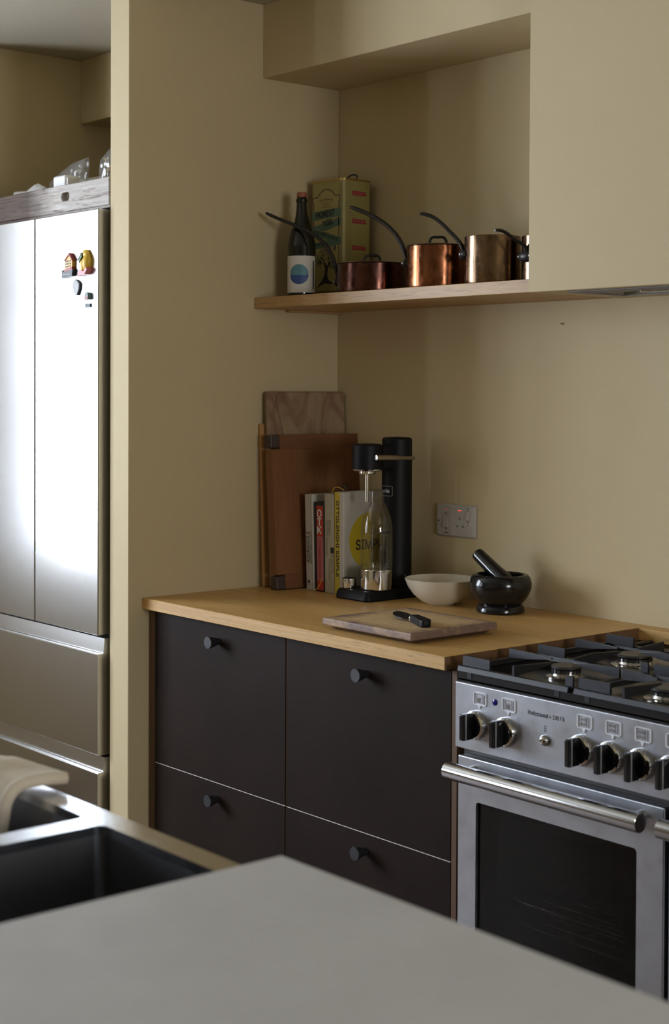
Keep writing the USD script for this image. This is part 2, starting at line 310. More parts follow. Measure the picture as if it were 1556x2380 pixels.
old_wood = M('weathered_wood', {
    'g': ('geometry', {}), 'm': ('mapping', dict(scale=(4.5, 14, 62))), 'a': ('noise_texture', dict(scale=1.6, detail=6, roughness=0.65, distortion=1.2)),
    'm2': ('mapping', dict(scale=(3.2, 3, 9))), 'c': ('noise_texture', dict(scale=1.0, detail=3)),
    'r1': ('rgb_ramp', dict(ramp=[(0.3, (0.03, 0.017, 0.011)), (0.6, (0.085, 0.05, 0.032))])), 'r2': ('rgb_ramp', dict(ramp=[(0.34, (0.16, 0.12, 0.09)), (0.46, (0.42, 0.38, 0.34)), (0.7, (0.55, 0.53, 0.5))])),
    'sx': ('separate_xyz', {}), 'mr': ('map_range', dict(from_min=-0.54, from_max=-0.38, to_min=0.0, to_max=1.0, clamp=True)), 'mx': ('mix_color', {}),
    'b': ('bump', dict(strength=0.5, distance=0.003)), 'p': ('principled_bsdf', dict(roughness=0.6, specular_ior_level=0.3))},
    [('g.position', 'm.vector'), ('m.vector', 'a.vector'), ('g.position', 'm2.vector'), ('m2.vector', 'c.vector'), ('a.fac', 'r1.fac'), ('a.fac', 'r2.fac'), ('g.position', 'sx.vector'), ('sx.x', 'mr.value'),
     ('mr.result', 'mx.fac'), ('r1.color', 'mx.a'), ('r2.color', 'mx.b'), ('mx.result', 'p.base_color'), ('a.fac', 'b.height'), ('b.normal', 'p.normal')], 'p.BSDF')
CZ0 = 1.9445
t = thing('wooden_crate', 'long weathered wooden crate with a hand hole on the fridge', 'crate', (-0.53, -0.53, CZ0))
hole = place(extrude(rrect(-0.0225, 0.0225, -0.0125, 0.0125, 0.0120), 0.2), (-0.3265, -0.62, 1.9925), X, Z, -Y)
obj('front_board', cut(cbox(-0.978, -0.098, -0.7165, -0.6995, 1.951, 2.0255, 0.002), hole), old_wood, t)
obj('rear_board', cbox(-0.978, -0.098, -0.3605, -0.3445, 1.951, 2.0255, 0.002), old_wood, t)
obj('side_board', cbox(-0.978, -0.962, -0.699, -0.361, 1.951, 2.0255, 0.002), old_wood, t)
obj('side_board', cbox(-0.114, -0.098, -0.699, -0.361, 1.951, 2.0255, 0.002), old_wood, t)
obj('base_board', box(-0.975, -0.10, -0.712, -0.35, 1.9445, 1.9505), old_wood, t)
CB = 1.951
white_card = plain('white_card', (0.85, 0.85, 0.85), 0.45)
t = thing('white_carton', 'small glossy white carton in the crate on top of the fridge', 'carton', (-0.44, -0.645, CB))
obj('body', rbox(-0.474, -0.404, -0.672, -0.622, CB, 2.066, 0.007), white_card, t, smooth=30)
obj('flap', rbox(-0.4035, -0.396, -0.668, -0.628, CB + 0.03, 2.058, 0.003, 1), white_card, t, smooth=30)
film = M('clear_film', {'t': ('transparent_bsdf', dict(color=(0.86, 0.86, 0.85))), 'd': ('diffuse_bsdf', dict(color=(0.6, 0.59, 0.56))), 'g': ('glossy_bsdf', dict(color=(1, 1, 1), roughness=0.16)),
    'x': ('mix_closure', dict(fac=0.15)), 'y': ('mix_closure', dict(fac=0.06))},
    [('t.BSDF', 'x.closure1'), ('d.BSDF', 'x.closure2'), ('x.closure', 'y.closure1'), ('g.BSDF', 'y.closure2')], 'y.closure')
def crumple(outline, thick, seed, amp=0.006, res=0.008):
    """A crumpled bag: an outline in x,z blown up in y, with creases."""
    g = extrude(outline, 0.001); v, f = trimesh.remesh.subdivide_to_size(g.vertices, g.faces, res, max_iter=9)
    m = trimesh.Trimesh(v, f); v = np.array(m.vertices)
    d = np.array([outline.exterior.distance(sg.Point(p)) for p in v[:, :2]])
    s = np.where(v[:, 2] > 0.0005, 1, -1)
    bulge = thick / 2 * np.sqrt(np.clip(d / 0.035, 0, 1)) + 0.0006
    cr = np.abs(meshkit.fbm(np.c_[v[:, :2] * 38, s * 3.0], 3, seed) - 0.5) * 2
    v[:, 2] = s * (bulge - amp * cr * np.clip(d / 0.01, 0, 1))
    m.vertices = v; return m
t = thing('plastic_bag', 'crumpled clear plastic bag standing behind the white carton', 'bag', (-0.45, -0.55, CB))
obj('film', front(crumple(sg.Polygon([(-0.515, CB + 0.01), (-0.40, CB + 0.004), (-0.352, CB + 0.05), (-0.338, 2.125), (-0.42, 2.118), (-0.53, 2.085), (-0.555, 2.07), (-0.53, 2.01)]), 0.04, 3), (-0.085, -0.585, 0)), film, t, smooth=True)
t = thing('wrapped_packet', 'white crumpled packet lying at the far end of the crate', 'packet', (-0.64, -0.66, CB))
obj('wrapper', front(crumple(sg.Polygon([(-0.735, CB + 0.003), (-0.545, CB + 0.003), (-0.55, 2.045), (-0.60, 2.062), (-0.66, 2.045), (-0.735, 2.050)]), 0.05, 8), (0, -0.65, 0)), plain('milky_wrap', (0.62, 0.62, 0.6), 0.3), t, smooth=True)
t = thing('plastic_tub', 'flat beige lidded tub lying behind the white carton', 'tub', (-0.54, -0.455, CB))
beige_pl = plain('beige_plastic', (0.42, 0.38, 0.3), 0.45)
obj('body', rbox(-0.62, -0.46, -0.51, -0.40, CB, 2.072, 0.02), beige_pl, t, smooth=30)
obj('lid', rbox(-0.625, -0.455, -0.515, -0.395, 2.0725, 2.084, 0.005), beige_pl, t, smooth=30)
t = thing('pasta_bag', 'clear bag of dried pasta spirals beside the stub wall', 'bag', (-0.20, -0.62, CB))
obj('film', front(crumple(sg.Polygon([(-0.232, CB + 0.003), (-0.120, CB + 0.003), (-0.118, 2.13), (-0.165, 2.135), (-0.225, 2.105), (-0.234, 2.07)]), 0.075, 5), (-0.046, -0.62, 0)), film, t, smooth=True)
sp = []
for k in range(60):
    a = np.linspace(0, 3 * math.pi, 14); q = np.stack([0.005 * np.cos(a), 0.005 * np.sin(a), np.linspace(-0.014, 0.014, 14)], -1)
    q = q @ trimesh.transformations.random_rotation_matrix(np.array([rng.random(), rng.random(), rng.random()]))[:3, :3].T
    sp.append(tube(q + (-0.221 + rng.uniform(-0.040, 0.042), -0.62 + rng.uniform(-0.014, 0.014), CB + 0.02 + rng.random() * 0.115), 0.0022, 5))
obj('pasta', cat_(*sp), plain('dry_pasta', (0.62, 0.45, 0.2), 0.55), t, smooth=True, kind='stuff')

# ------------------------------------------------------------------ fridge magnets
MY = FY - 0.0006
def flat(poly, h, ox, oz, y=MY): return front(extrude(poly, h), (ox, y, oz))
ochre = plain('ochre', (0.62, 0.36, 0.04), 0.45); brick_red = plain('brick_red', (0.33, 0.05, 0.03), 0.5); slate = plain('slate', (0.03, 0.04, 0.05), 0.5); lemon = plain('lemon_yellow', (0.72, 0.45, 0.05), 0.35)
t = thing('fridge_magnet', 'yellow gabled town house fridge magnet', 'magnet', (-0.256, MY, 1.797), 'fridge magnets on the right-hand door')
P = sg.Polygon
obj('base', flat(P([(-0.031, -0.034), (0.022, -0.030), (0.027, -0.012), (-0.020, -0.018), (-0.031, -0.012)]), 0.010, -0.256, 1.797), slate, t)
h = obj('house', flat(P([(-0.018, -0.0165), (0.021, -0.0115), (0.022, 0.016), (0.008, 0.030), (-0.002, 0.026), (-0.016, 0.016)]), 0.0085, -0.256, 1.797), ochre, t)
obj('roof', flat(P([(-0.018, 0.015), (0.006, 0.033), (0.0245, 0.014), (0.022, 0.012), (0.006, 0.027), (-0.016, 0.0115)]), 0.0105, -0.256, 1.797), brick_red, t)
obj('ground_floor', flat(P([(-0.0195, -0.0175), (0.0215, -0.0125), (0.0215, -0.005), (-0.0195, -0.0105)]), 0.0092, -0.256, 1.797), brick_red, t)
for r_ in range(3):
    for c in range(4):
        obj('window', flat(sg.box(-0.0125 + c * 0.008, 0.0, -0.0085 + c * 0.008, 0.0042), 0.0092, -0.256, 1.797 - 0.006 + r_ * 0.0072 + c * 0.0004), slate, h)
obj('lettering', front(text('COPENHAGEN', 0.0042, 0.038), (-0.2815, MY - 0.0101, 1.7705)), white_ink, t)
t = thing('fridge_magnet', 'cluster of yellow lemons fridge magnet with red ribbon', 'magnet', (-0.165, MY, 1.80), 'fridge magnets on the right-hand door')
def ell(cx, cz, rx, rz, d, rot):
    m = trimesh.creation.icosphere(3); m.apply_scale((rx, d, rz)); v = np.array(m.vertices); m.vertices = v * (1 + 0.16 * np.clip((np.abs(v[:, 2:]) / rz - 0.8) / 0.2, 0, 1))
    m.apply_transform(trimesh.transformations.rotation_matrix(math.radians(rot), [0, 1, 0])); m.apply_translation((cx, MY - d * 0.55, cz)); return m
obj('lemon', ell(-0.160, 1.799, 0.0150, 0.022, 0.012, 8), lemon, t, smooth=True)
obj('lemon', ell(-0.181, 1.794, 0.0120, 0.0185, 0.009, -6), lemon, t, smooth=True)
obj('lemon', ell(-0.166, 1.8205, 0.0175, 0.0115, 0.008, 28), lemon, t, smooth=True)
obj('leaf', flat(P([(-0.024, 0.004), (-0.006, 0.022), (-0.007, 0.012), (-0.021, -0.004)]), 0.0145, -0.168, 1.803), plain('leaf_green', (0.03, 0.10, 0.06), 0.45), t)
obj('label_plate', flat(P([(-0.027, 0.010), (-0.009, 0.022), (-0.009, 0.017), (-0.024, 0.003)]), 0.0160, -0.168, 1.804), white_ink, t)
obj('ribbon', flat(P([(-0.022, -0.009), (-0.010, -0.005), (0.006, -0.010), (0.020, 0.001), (0.024, -0.006), (0.012, -0.018), (-0.004, -0.019), (-0.023, -0.022)]), 0.0170, -0.168, 1.785), plain('ribbon_pink', (0.55, 0.16, 0.16), 0.4), t)
t = thing('fridge_magnet', 'silver heart shaped fridge magnet under the house', 'magnet', (-0.219, MY, 1.735), 'fridge magnets on the right-hand door')
hp = P([(-0.018, 0.004), (-0.016, 0.017), (-0.004, 0.022), (0.008, 0.018), (0.018, 0.010), (0.017, -0.004), (0.006, -0.022), (-0.001, -0.021), (-0.012, -0.010)])
obj('heart', flat(hp, 0.005, -0.219, 1.735), slate, t)
obj('face', flat(hp.buffer(-0.0015), 0.0062, -0.2195, 1.7352), plain('pewter', (0.42, 0.42, 0.43), 0.4, 0.0, bump=1.0, bscale=240), t)
t = thing('fridge_magnet', 'little cable cabin fridge magnet with a hanging tag', 'magnet', (-0.16, MY, 1.705), 'fridge magnets on the right-hand door')
obj('hook', tube([(-0.1625, MY - 0.004, 1.7405), (-0.161, MY - 0.004, 1.728), (-0.159, MY - 0.004, 1.7165)], 0.0008, 6), slate, t)
obj('cabin', flat(P([(-0.008, -0.008), (0.009, -0.008), (0.009, 0.006), (0.002, 0.011), (-0.004, 0.010), (-0.008, 0.005)]), 0.010, -0.158, 1.708), plain('cabin_green', (0.10, 0.17, 0.13), 0.5), t)
obj('stripe', flat(sg.box(-0.0075, -0.0075, 0.0085, -0.001), 0.0104, -0.158, 1.708), plain('cabin_red', (0.30, 0.02, 0.03), 0.45), t)
obj('snow', flat(P([(-0.022, -0.009), (-0.0085, -0.008), (-0.0085, 0.004), (-0.016, 0.003)]), 0.005, -0.158, 1.708), white_ink, t)
obj('ring', tube([(-0.152 + 0.0035 * math.sin(a), MY - 0.003, 1.6963 + 0.0035 * math.cos(a)) for a in np.linspace(0, 6.2, 16)], 0.0005, 5), chrome, t)
obj('tag', flat(sg.box(-0.013, -0.005, 0.0125, 0.005), 0.003, -0.162, 1.6845), slate, t)

# ================================================================== RANGE COOKER
CX0, CX1 = 1.187, 2.187
CY = -0.681
t = thing('range_cooker', 'stainless steel range cooker with black hob and round knobs', 'cooker', (1.687, -0.36, 0.0))
cavity = plain('oven_enamel', (0.05, 0.047, 0.043), 0.35)
icon_rim_lit = plain('icon_rim_lit', (0.78, 0.8, 0.83), 0.3); frit = plain('black_frit', (0.006, 0.006, 0.007), 0.12)  # pale icon rims: the light on their relief is put into the colour
alloy = plain('burner_alloy', (0.5, 0.48, 0.45), 0.22, 1.0); cap_m = plain('burner_cap', (0.045, 0.043, 0.04), 0.4)
obj('body', cut(box(CX0 + 0.002, CX1 - 0.002, CY + 0.025, -0.05, 0.09, 0.862), box(1.262, 1.655, CY, -0.15, 0.30, 0.65)), cavity, t)
obj('hob_tray', cat_(cbox(CX0, CX1, CY + 0.004, -0.052, 0.8675, 0.8765, 0.003), cbox(CX0, CX1, CY + 0.004, CY + 0.022, 0.862, 0.892, 0.004), cbox(CX0, CX0 + 0.012, CY + 0.01, -0.052, 0.872, 0.888, 0.003)), enamel, t)
for k in range(40): obj('vent_bar', cbox(1.305 + k * 0.02, 1.318 + k * 0.02, -0.150, -0.070, 0.8767, 0.8815, 0.001), gloss_black, t)
panel = obj('control_panel', rbox(CX0, CX1, CY, CY + 0.03, 0.7315, 0.8665, 0.0022), cook_steel, t, smooth=30)
def bezel(x, z, r):
    return lathe([(r - 0.007, 0.0), (r, 0.0), (r, 0.007), (r - 0.002, 0.0105), (r - 0.006, 0.012), (r - 0.0075, 0.009)], 48, (x, CY, z), '-y')
for x in (1.2475, 1.3305, 1.527, 1.5975, 1.668, 1.738, 1.92, 2.0, 2.08):
    z = 0.786
    k = obj('knob', cat_(lathe([(0, 0), (0.0225, 0), (0.0225, 0.010), (0.0205, 0.014), (0, 0.014)], 40, (x, CY, z), '-y')), gloss_black, t, smooth=30)
    obj('bezel', bezel(x, z, 0.0295), chrome, k, smooth=30)
    obj('grip', rbox(x - 0.0065, x + 0.0065, CY - 0.043, CY - 0.012, z - 0.0265, z + 0.0265, 0.003, 1), gloss_black, k, smooth=30)
    obj('pointer', box(x + 0.0066, x + 0.0072, CY - 0.0375, CY - 0.034, z - 0.026, z + 0.026), silver_ink, k)
def icon(x, z, kind):
    w, h = 0.036, 0.026
    pl = rrect(-w / 2, w / 2, -h / 2, h / 2, 0.004).union(P([(-0.005, -h / 2), (0.003, -h / 2), (-0.001, -h / 2 - 0.008)]))
    rim = pl.difference(rrect(-w / 2 + 0.0015, w / 2 - 0.0015, -h / 2 + 0.0015, h / 2 - 0.0015, 0.003))
    p = obj('icon_plate', front(extrude(rim, 0.0022), (x, CY, z)), icon_rim_lit, panel)
    L = lambda a: a.difference(a.buffer(-0.0006))
    if kind == 'oven':
        g = shapely.union_all([L(sg.box(-0.010, 0.002, 0.008, 0.009)), sg.box(-0.010, -0.008, -0.001, 0.001), L(sg.box(0.0, -0.008, 0.008, 0.001)), sg.box(0.0115, -0.009, 0.0122, 0.008), sg.Point(0.0118, -0.008).buffer(0.0013)])
    else:
        sp_ = [(-0.008, 0.004), (-0.008, -0.005), (0.0, 0.004), (0.0, -0.005)]
        g = shapely.union_all([sg.Point(c).buffer(0.0028) if i == kind else L(sg.Point(c).buffer(0.0024)) for i, c in enumerate(sp_)] + [L(sg.box(0.004, -0.008, 0.010, 0.0075))])
    obj('icon', front(extrude(g, 0.0004), (x, CY - 0.0001, z)), grey_ink, panel)
for x, kd in ((1.2585, 'oven'), (1.3385, 'oven'), (1.534, 1), (1.6035, 0), (1.6725, 2), (1.742, 3)): icon(x, 0.8405, kd)
obj('indicator_lamp', lathe([(0, 0), (0.0065, 0), (0.0065, 0.001), (0.004, 0.0025), (0, 0.003)], 24, (1.2998, CY, 0.8405), '-y'), plain('blue_lens', (0.008, 0.008, 0.14), 0.15), panel, smooth=40)
obj('igniter_button', lathe([(0, 0), (0.0105, 0), (0.0108, 0.003), (0.009, 0.008), (0.006, 0.0105), (0.004, 0.0108), (0.0036, 0.0085), (0, 0.0085)], 32, (1.4345, CY, 0.788), '-y'), chrome, panel, smooth=40)
obj('lettering', front(text('Professional + 100 FX', 0.0085, 0.094), (1.3895, CY - 0.0001, 0.8315)), ink, panel)
obj('igniter_symbol', front(extrude(sg.Point(0, 0.003).buffer(0.003).difference(sg.Point(0, 0.003).buffer(0.0022)).union(sg.LineString([(-0.002, -0.001), (-0.001, -0.006), (0.0015, -0.006), (0.0022, -0.001)]).buffer(0.0004)), 0.0003), (1.4345, CY - 0.0001, 0.8105)), ink, panel)

oven_glass = clear('oven_glass', (0.40, 0.38, 0.35), 0.04, 0.02)
def oven_door(x0, x1):
    z0, z1 = 0.20, 0.717
    wx0, wx1, wz0, wz1 = x0 + 0.0525, x1 - 0.062, 0.345, 0.6295
    hole = place(extrude(rrect(wx0, wx1, wz0, wz1, 0.008), 0.2), (0, CY + 0.1, 0), X, Z, -Y)
    d = obj('door', cut(rbox(x0, x1, CY, CY + 0.024, z0, z1, 0.003, 1), hole), cook_steel, t, smooth=30)
    ring = rrect(wx0, wx1, wz0, wz1, 0.008).difference(rrect(wx0 + 0.049, wx1 - 0.036, wz0 + 0.03, wz1 - 0.012, 0.004))
    obj('glass_border', place(extrude(ring, 0.003), (0, CY + 0.012, 0), X, Z, -Y), frit, d)
    obj('window', place(extrude(rrect(wx0, wx1, wz0, wz1, 0.008).buffer(-0.0003), 0.002), (0, CY + 0.0085, 0), X, Z, -Y), oven_glass, d)
    hz, hy = 0.6945, -0.727
    hb = obj('handle', lathe([(0, 0), (0.0165, 0), (0.0178, 0.001), (0.0178, x1 - x0 - 0.034), (0.0165, x1 - x0 - 0.033), (0, x1 - x0 - 0.033)], 40, (x0 + 0.0165, hy, hz), 'x'), polished, d, smooth=35)
    for hx in (x0 + 0.05, x1 - 0.05): obj('handle_post', tube([(hx, CY + 0.001, hz), (hx, hy + 0.010, hz)], 0.009, 16), steel, hb, smooth=35)
obj_door_x = ((1.1955, 1.7215), (1.7315, 2.182))
for x0, x1 in obj_door_x: oven_door(x0, x1)
# oven cavity behind the left door, with two wire racks
for rz in (0.395, 0.44):
    obj('oven_rack', cat_(*[tube([(1.2625, y, rz), (1.6545, y, rz)], 0.0018, 6) for y in np.linspace(-0.64, -0.2, 12)], *[tube([(x, -0.642, rz - 0.003), (x, -0.2, rz - 0.003)], 0.0022, 6) for x in (1.30, 1.46, 1.62)]), chrome, t, smooth=True)

# burners
def burner(x, y, r):
    b = obj('burner', lathe([(0, 0), (r * 1.42, 0), (r * 1.42, 0.004), (r * 1.05, 0.006), (r * 0.98, 0.011), (r * 1.0, 0.018), (r * 0.9, 0.0195), (0, 0.0195)], 44, (x, y, 0.8768)), alloy, t, smooth=30)
    obj('cap', lathe([(0, 0.0), (r * 0.98, 0.0), (r * 1.06, 0.002), (r * 1.06, 0.0045), (r * 1.0, 0.0062), (0, 0.0068)], 44, (x, y, 0.8965)), cap_m, b, smooth=30)
    obj('flame_slots', cat_(*[box(x + r * 0.985 * math.cos(a) - 0.0012, x + r * 0.985 * math.cos(a) + 0.0012, y + r * 0.985 * math.sin(a) - 0.0012, y + r * 0.985 * math.sin(a) + 0.0012, 0.888, 0.8955) for a in np.arange(0, 6.28, 0.33)]), black_hole, b, kind='stuff')
BX = (1.342, 1.600, 1.972); BY = (-0.522, -0.225)
burner(BX[0], -0.517, 0.029); burner(BX[0] + 0.0, -0.298, 0.036); burner(BX[1] + 0.02, -0.535, 0.036); burner(BX[1] + 0.05, -0.305, 0.029); burner(BX[2], -0.43, 0.045)

def plate(p0, p1, z0a, z1a, z0b, z1b, th=0.0065):
    """An upright cast-iron web from p0 to p1, its bottom and top heights given at both ends."""
    p0, p1 = np.array(p0), np.array(p1); d = (p1 - p0) / np.linalg.norm(p1 - p0); n = np.array([-d[1], d[0]]) * th / 2
    pts = []
    for p, a, b in ((p0, z0a, z1a), (p1, z0b, z1b)):
        for s in (-1, 1): pts += [(*(p + s * n), a), (*(p + s * n * 0.7), b)]
    return trimesh.convex.convex_hull(np.array(pts))
def grate(x0, x1, bs):
    y0, y1 = -0.674, -0.203; ym = (y0 + y1) / 2; zb, zf, zt = 0.8895, 0.8990, 0.9185
    g = obj('pan_support', cat_(plate((x0, y0), (x1, y0), zb, zf, zb, zf, 0.017), plate((x0, y1), (x1, y1), zb, zf, zb, zf, 0.017), plate((x0, y0), (x0, y1), zb, zf, zb, zf, 0.015), plate((x1, y0), (x1, y1), zb, zf, zb, zf, 0.015),
        plate((x0, ym), (x1, ym), zb, zf, zb, zf, 0.022)), cast_iron, t)
    for bx, by in bs:
        for ex, ey in ((x0, by), (x1, by)):
            q = bx + (0.030 if ex > bx else -0.030)
            w_ = ex + (0.060 if ex < bx else -0.060)
            obj('finger', cat_(plate((ex, ey), (w_, ey), zf, zt, 0.9035, zt - 0.001), plate((w_, ey), (q, ey), 0.9035, zt - 0.001, 0.9110, 0.9140)), cast_iron, g)
        for ey in ((y0 if by < ym else ym), (ym if by < ym else y1)):
            q = by + (0.030 if ey > by else -0.030)
            obj('finger', plate((bx, ey), (bx, q), zf - 0.002, zt, 0.9105, 0.9140), cast_iron, g)
    for y in (y0 + 0.010, ym, y1 - 0.010):
        for ex, s in ((x0, 1), (x1, -1)):
            l_ = 0.076 if s > 0 else 0.018
            obj('corner_lug', plate((ex, y), (ex + s * l_, y), zf - 0.001, zt, zf - 0.001, zt), cast_iron, g)
    for y in (y0, y1):
        for x in (x0 + 0.03, x1 - 0.03): obj('foot', box(x - 0.006, x + 0.006, y - 0.004, y + 0.004, 0.8766, 0.8897), cast_iron, g)
gx = [(1.194, 1.4905), (1.506, 1.8025), (1.818, 2.115)]
grate(*gx[0], [(BX[0], -0.527), (BX[0], -0.318)]); grate(*gx[1], [(BX[1] + 0.02, -0.535), (BX[1] + 0.05, -0.318)]); grate(*gx[2], [(BX[2], -0.545), (BX[2], -0.318)])

# ================================================================== ON THE SHELF
def copper(name, tone, dark):
    return M(name, {'g': ('geometry', {}), 'm': ('mapping', dict(scale=(1, 1, 0.6))), 'a': ('noise_texture', dict(scale=26, detail=5, roughness=0.65)), 'r': ('rgb_ramp', dict(ramp=[(0.36, dark), (0.62, tone)])),
        'c': ('noise_texture', dict(scale=60, detail=3)), 'cr': ('map_range', dict(from_min=0.3, from_max=0.7, to_min=0.14, to_max=0.32)), 's': ('noise_texture', dict(scale=11, detail=6, roughness=0.75)), 'sr': ('rgb_ramp', dict(ramp=[(0.64, (1, 1, 1)), (0.68, (0.12, 0.1, 0.1))])),
        'x': ('mix_color', dict(blend_type='multiply', fac=1.0)), 'b': ('bump', dict(strength=0.05, distance=0.002)), 'p': ('principled_bsdf', dict(metallic=1.0))},
        [('g.position', 'm.vector'), ('m.vector', 'a.vector'), ('a.fac', 'r.fac'), ('m.vector', 'c.vector'), ('c.fac', 'cr.value'), ('cr.result', 'p.roughness'), ('m.vector', 's.vector'), ('s.fac', 'sr.fac'),
         ('r.color', 'x.a'), ('sr.color', 'x.b'), ('x.result', 'p.base_color'), ('c.fac', 'b.height'), ('b.normal', 'p.normal')], 'p.BSDF')
cop_dark = copper('copper_brown', (0.13, 0.055, 0.038), (0.075, 0.034, 0.027)); cop_red = copper('copper_red', (0.33, 0.13, 0.06), (0.20, 0.078, 0.038)); cop_pale = copper('copper_pale', (0.25, 0.165, 0.10), (0.165, 0.105, 0.065))
tin = plain('tin_lining', (0.5, 0.48, 0.45), 0.3, 1.0)
iron = plain('iron_handle', (0.035, 0.031, 0.030), 0.42, 0.5, bump=0.2, bscale=150)
def pan(label, x, y, r, h, m, hdir, hlen, hz0, hz1, hr=0.0075):
    t = thing('copper_saucepan', label, 'saucepan', (x, y, SZ), 'copper pans on the shelf')
    obj('body', lathe([(0, 0.0005), (r - 0.008, 0.0005), (r - 0.002, 0.004), (r, 0.012), (r, h - 0.001), (r - 0.001, h), (r - 0.0025, h - 0.001), (r - 0.0025, 0.012), (r - 0.01, 0.004), (0, 0.0035)], 72, (x, y, SZ)), m, t, smooth=40)
    obj('lining', lathe([(r - 0.0028, h - 0.002), (r - 0.0031, 0.013), (r - 0.011, 0.0046), (0, 0.0046), (0, 0.0042), (r - 0.0106, 0.0042), (r - 0.00275, 0.0125), (r - 0.00275, h - 0.003)], 60, (x, y, SZ)), tin, t, smooth=40)
    d = np.array([*hdir, 0.0]); d /= np.linalg.norm(d); c = np.array([x, y, 0.0])
    q = spline([c + d * (r + 0.004) + Z * (SZ + hz0 - 0.028), c + d * (r + 0.010) + Z * (SZ + hz0), c + d * (r + 0.035) + Z * (SZ + hz0 + (hz1 - hz0) * 0.38), c + d * (r + hlen * 0.6) + Z * (SZ + hz0 + (hz1 - hz0) * 0.78), c + d * (r + hlen) + Z * (SZ + hz1)], 30)
    obj('handle', tube(q, np.interp(np.linspace(0, 1, 30), [0, 0.15, 0.5, 0.95, 1], [hr * 0.75, hr * 1.05, hr * 0.95, hr * 0.9, hr * 0.6]), 14, 0.7), iron, t, smooth=40)
    s = np.cross(Z, d)
    pl = []
    for k in range(7):
        a = (k - 3) / 3 * 0.028 / r; dd = d * math.cos(a) + s * math.sin(a); pl.append(c + dd * (r + 0.0015) + Z * (SZ + hz0 - 0.026))
    obj('handle_plate', tube(pl, [0.006, 0.011, 0.0135, 0.0145, 0.0135, 0.011, 0.006], 10, 1.0), iron, t, smooth=40)
    for a in (-0.018, 0.018):
        dd = d * math.cos(a / r) + s * math.sin(a / r); q_ = trimesh.creation.icosphere(2, 0.0045); q_.apply_translation(c + dd * (r + 0.010) + Z * (SZ + hz0 - 0.026)); obj('rivet', q_, dull_steel, t, smooth=True)
    return t
def lid(label, x, y, r, z, hd):
    t = thing('pan_lid', label, 'lid', (x, y, z), 'flat lids on the copper pans')
    obj('disc', lathe([(0, 0), (r, 0), (r + 0.002, 0.0012), (r, 0.0028), (r - 0.01, 0.0032), (0, 0.0036)], 60, (x, y, z + 0.0003)), tin, t, smooth=30)
    d = np.array([*hd, 0.0]); d /= np.linalg.norm(d); c = np.array([x, y, z + 0.0036]); w = 0.021
    obj('handle', tube(spline([c - d * w + Z * 0.001, c - d * w * 0.98 + Z * 0.012, c - d * w * 0.72 + Z * 0.0195, c + Z * 0.021, c + d * w * 0.72 + Z * 0.0195, c + d * w * 0.98 + Z * 0.012, c + d * w + Z * 0.001], 30), 0.0042, 10, 0.9), iron, t, smooth=40)
IL = (-0.643, -0.766)
pan('low dark copper saute pan with a lid at the left of the shelf', 0.335, -0.165, 0.0935, 0.080, cop_dark, (-0.9, -0.43), 0.225, 0.062, 0.232)
lid('flat pan lid with a black loop on the low saute pan', 0.335, -0.165, 0.0925, SZ + 0.0805, (0.643, 0.766))
pan('reddish copper saucepan with a lid in the middle of the shelf', 0.592, -0.168, 0.0795, 0.1105, cop_red, (-0.9, -0.43), 0.165, 0.096, 0.223, 0.0085)
lid('flat pan lid with a black loop on the reddish middle saucepan', 0.592, -0.168, 0.0785, SZ + 0.111, (0.643, 0.766))
pan('tall pale brown copper saucepan without a lid beside the hood', 0.789, -0.172, 0.0685, 0.1215, cop_pale, (-0.80, -0.60), 0.112, 0.105, 0.182)
pan('small copper saucepan half hidden behind the hood housing', 0.925, -0.130, 0.0570, 0.1165, cop_pale, (-0.15, -0.98), 0.095, 0.092, 0.122, 0.006)

# wine bottle
bx, by, br = 0.102, -0.22, 0.0392
t = thing('wine_bottle', 'dark wine bottle with a white label and blue disc on the shelf', 'bottle', (bx, by, SZ))
obj('glass', lathe([(0, 0.004), (0.03, 0.0005), (0.037, 0.003), (br, 0.010), (br, 0.135), (0.0382, 0.150), (0.034, 0.172), (0.027, 0.192), (0.0205, 0.210), (0.0165, 0.228), (0.0148, 0.246), (0.0143, 0.262), (0.0160, 0.263), (0.0163, 0.270), (0.0145, 0.272), (0.0138, 0.276), (0, 0.276)], 56, (bx, by, SZ)), plain('bottle_glass', (0.008, 0.009, 0.006), 0.10), t, smooth=40)
obj('cork_cap', lathe([(0, 0.2765), (0.0140, 0.2765), (0.0140, 0.288), (0.0128, 0.290), (0, 0.290)], 32, (bx, by, SZ)), plain('terracotta_wax', (0.30, 0.085, 0.04), 0.5), t, smooth=40)
V0 = math.atan2(CAM[1] - by, CAM[0] - bx)
lab = obj('label', wrap(extrude(sg.box(-0.054, 0.012, 0.050, 0.113), 0.0003), (bx, by, SZ), br + 0.0001, V0), plain('label_paper', (0.62, 0.58, 0.52), 0.6), t, smooth=40)
dc = sg.Point(-0.0075, 0.062).buffer(0.0275, quad_segs=12)
obj('disc_sky', wrap(extrude(dc.intersection(sg.box(-1, 0.060, 1, 1)), 0.0004), (bx, by, SZ), br + 0.00015, V0), plain('print_teal', (0.09, 0.23, 0.27), 0.5), lab)
obj('disc_sea', wrap(extrude(dc.intersection(sg.box(-1, -1, 1, 0.060)), 0.0004), (bx, by, SZ), br + 0.00015, V0), plain('print_blue', (0.03, 0.07, 0.22), 0.5), lab)
obj('bar', wrap(extrude(sg.box(0.0355, 0.022, 0.0405, 0.100), 0.0004), (bx, by, SZ), br + 0.00015, V0), ink, lab)

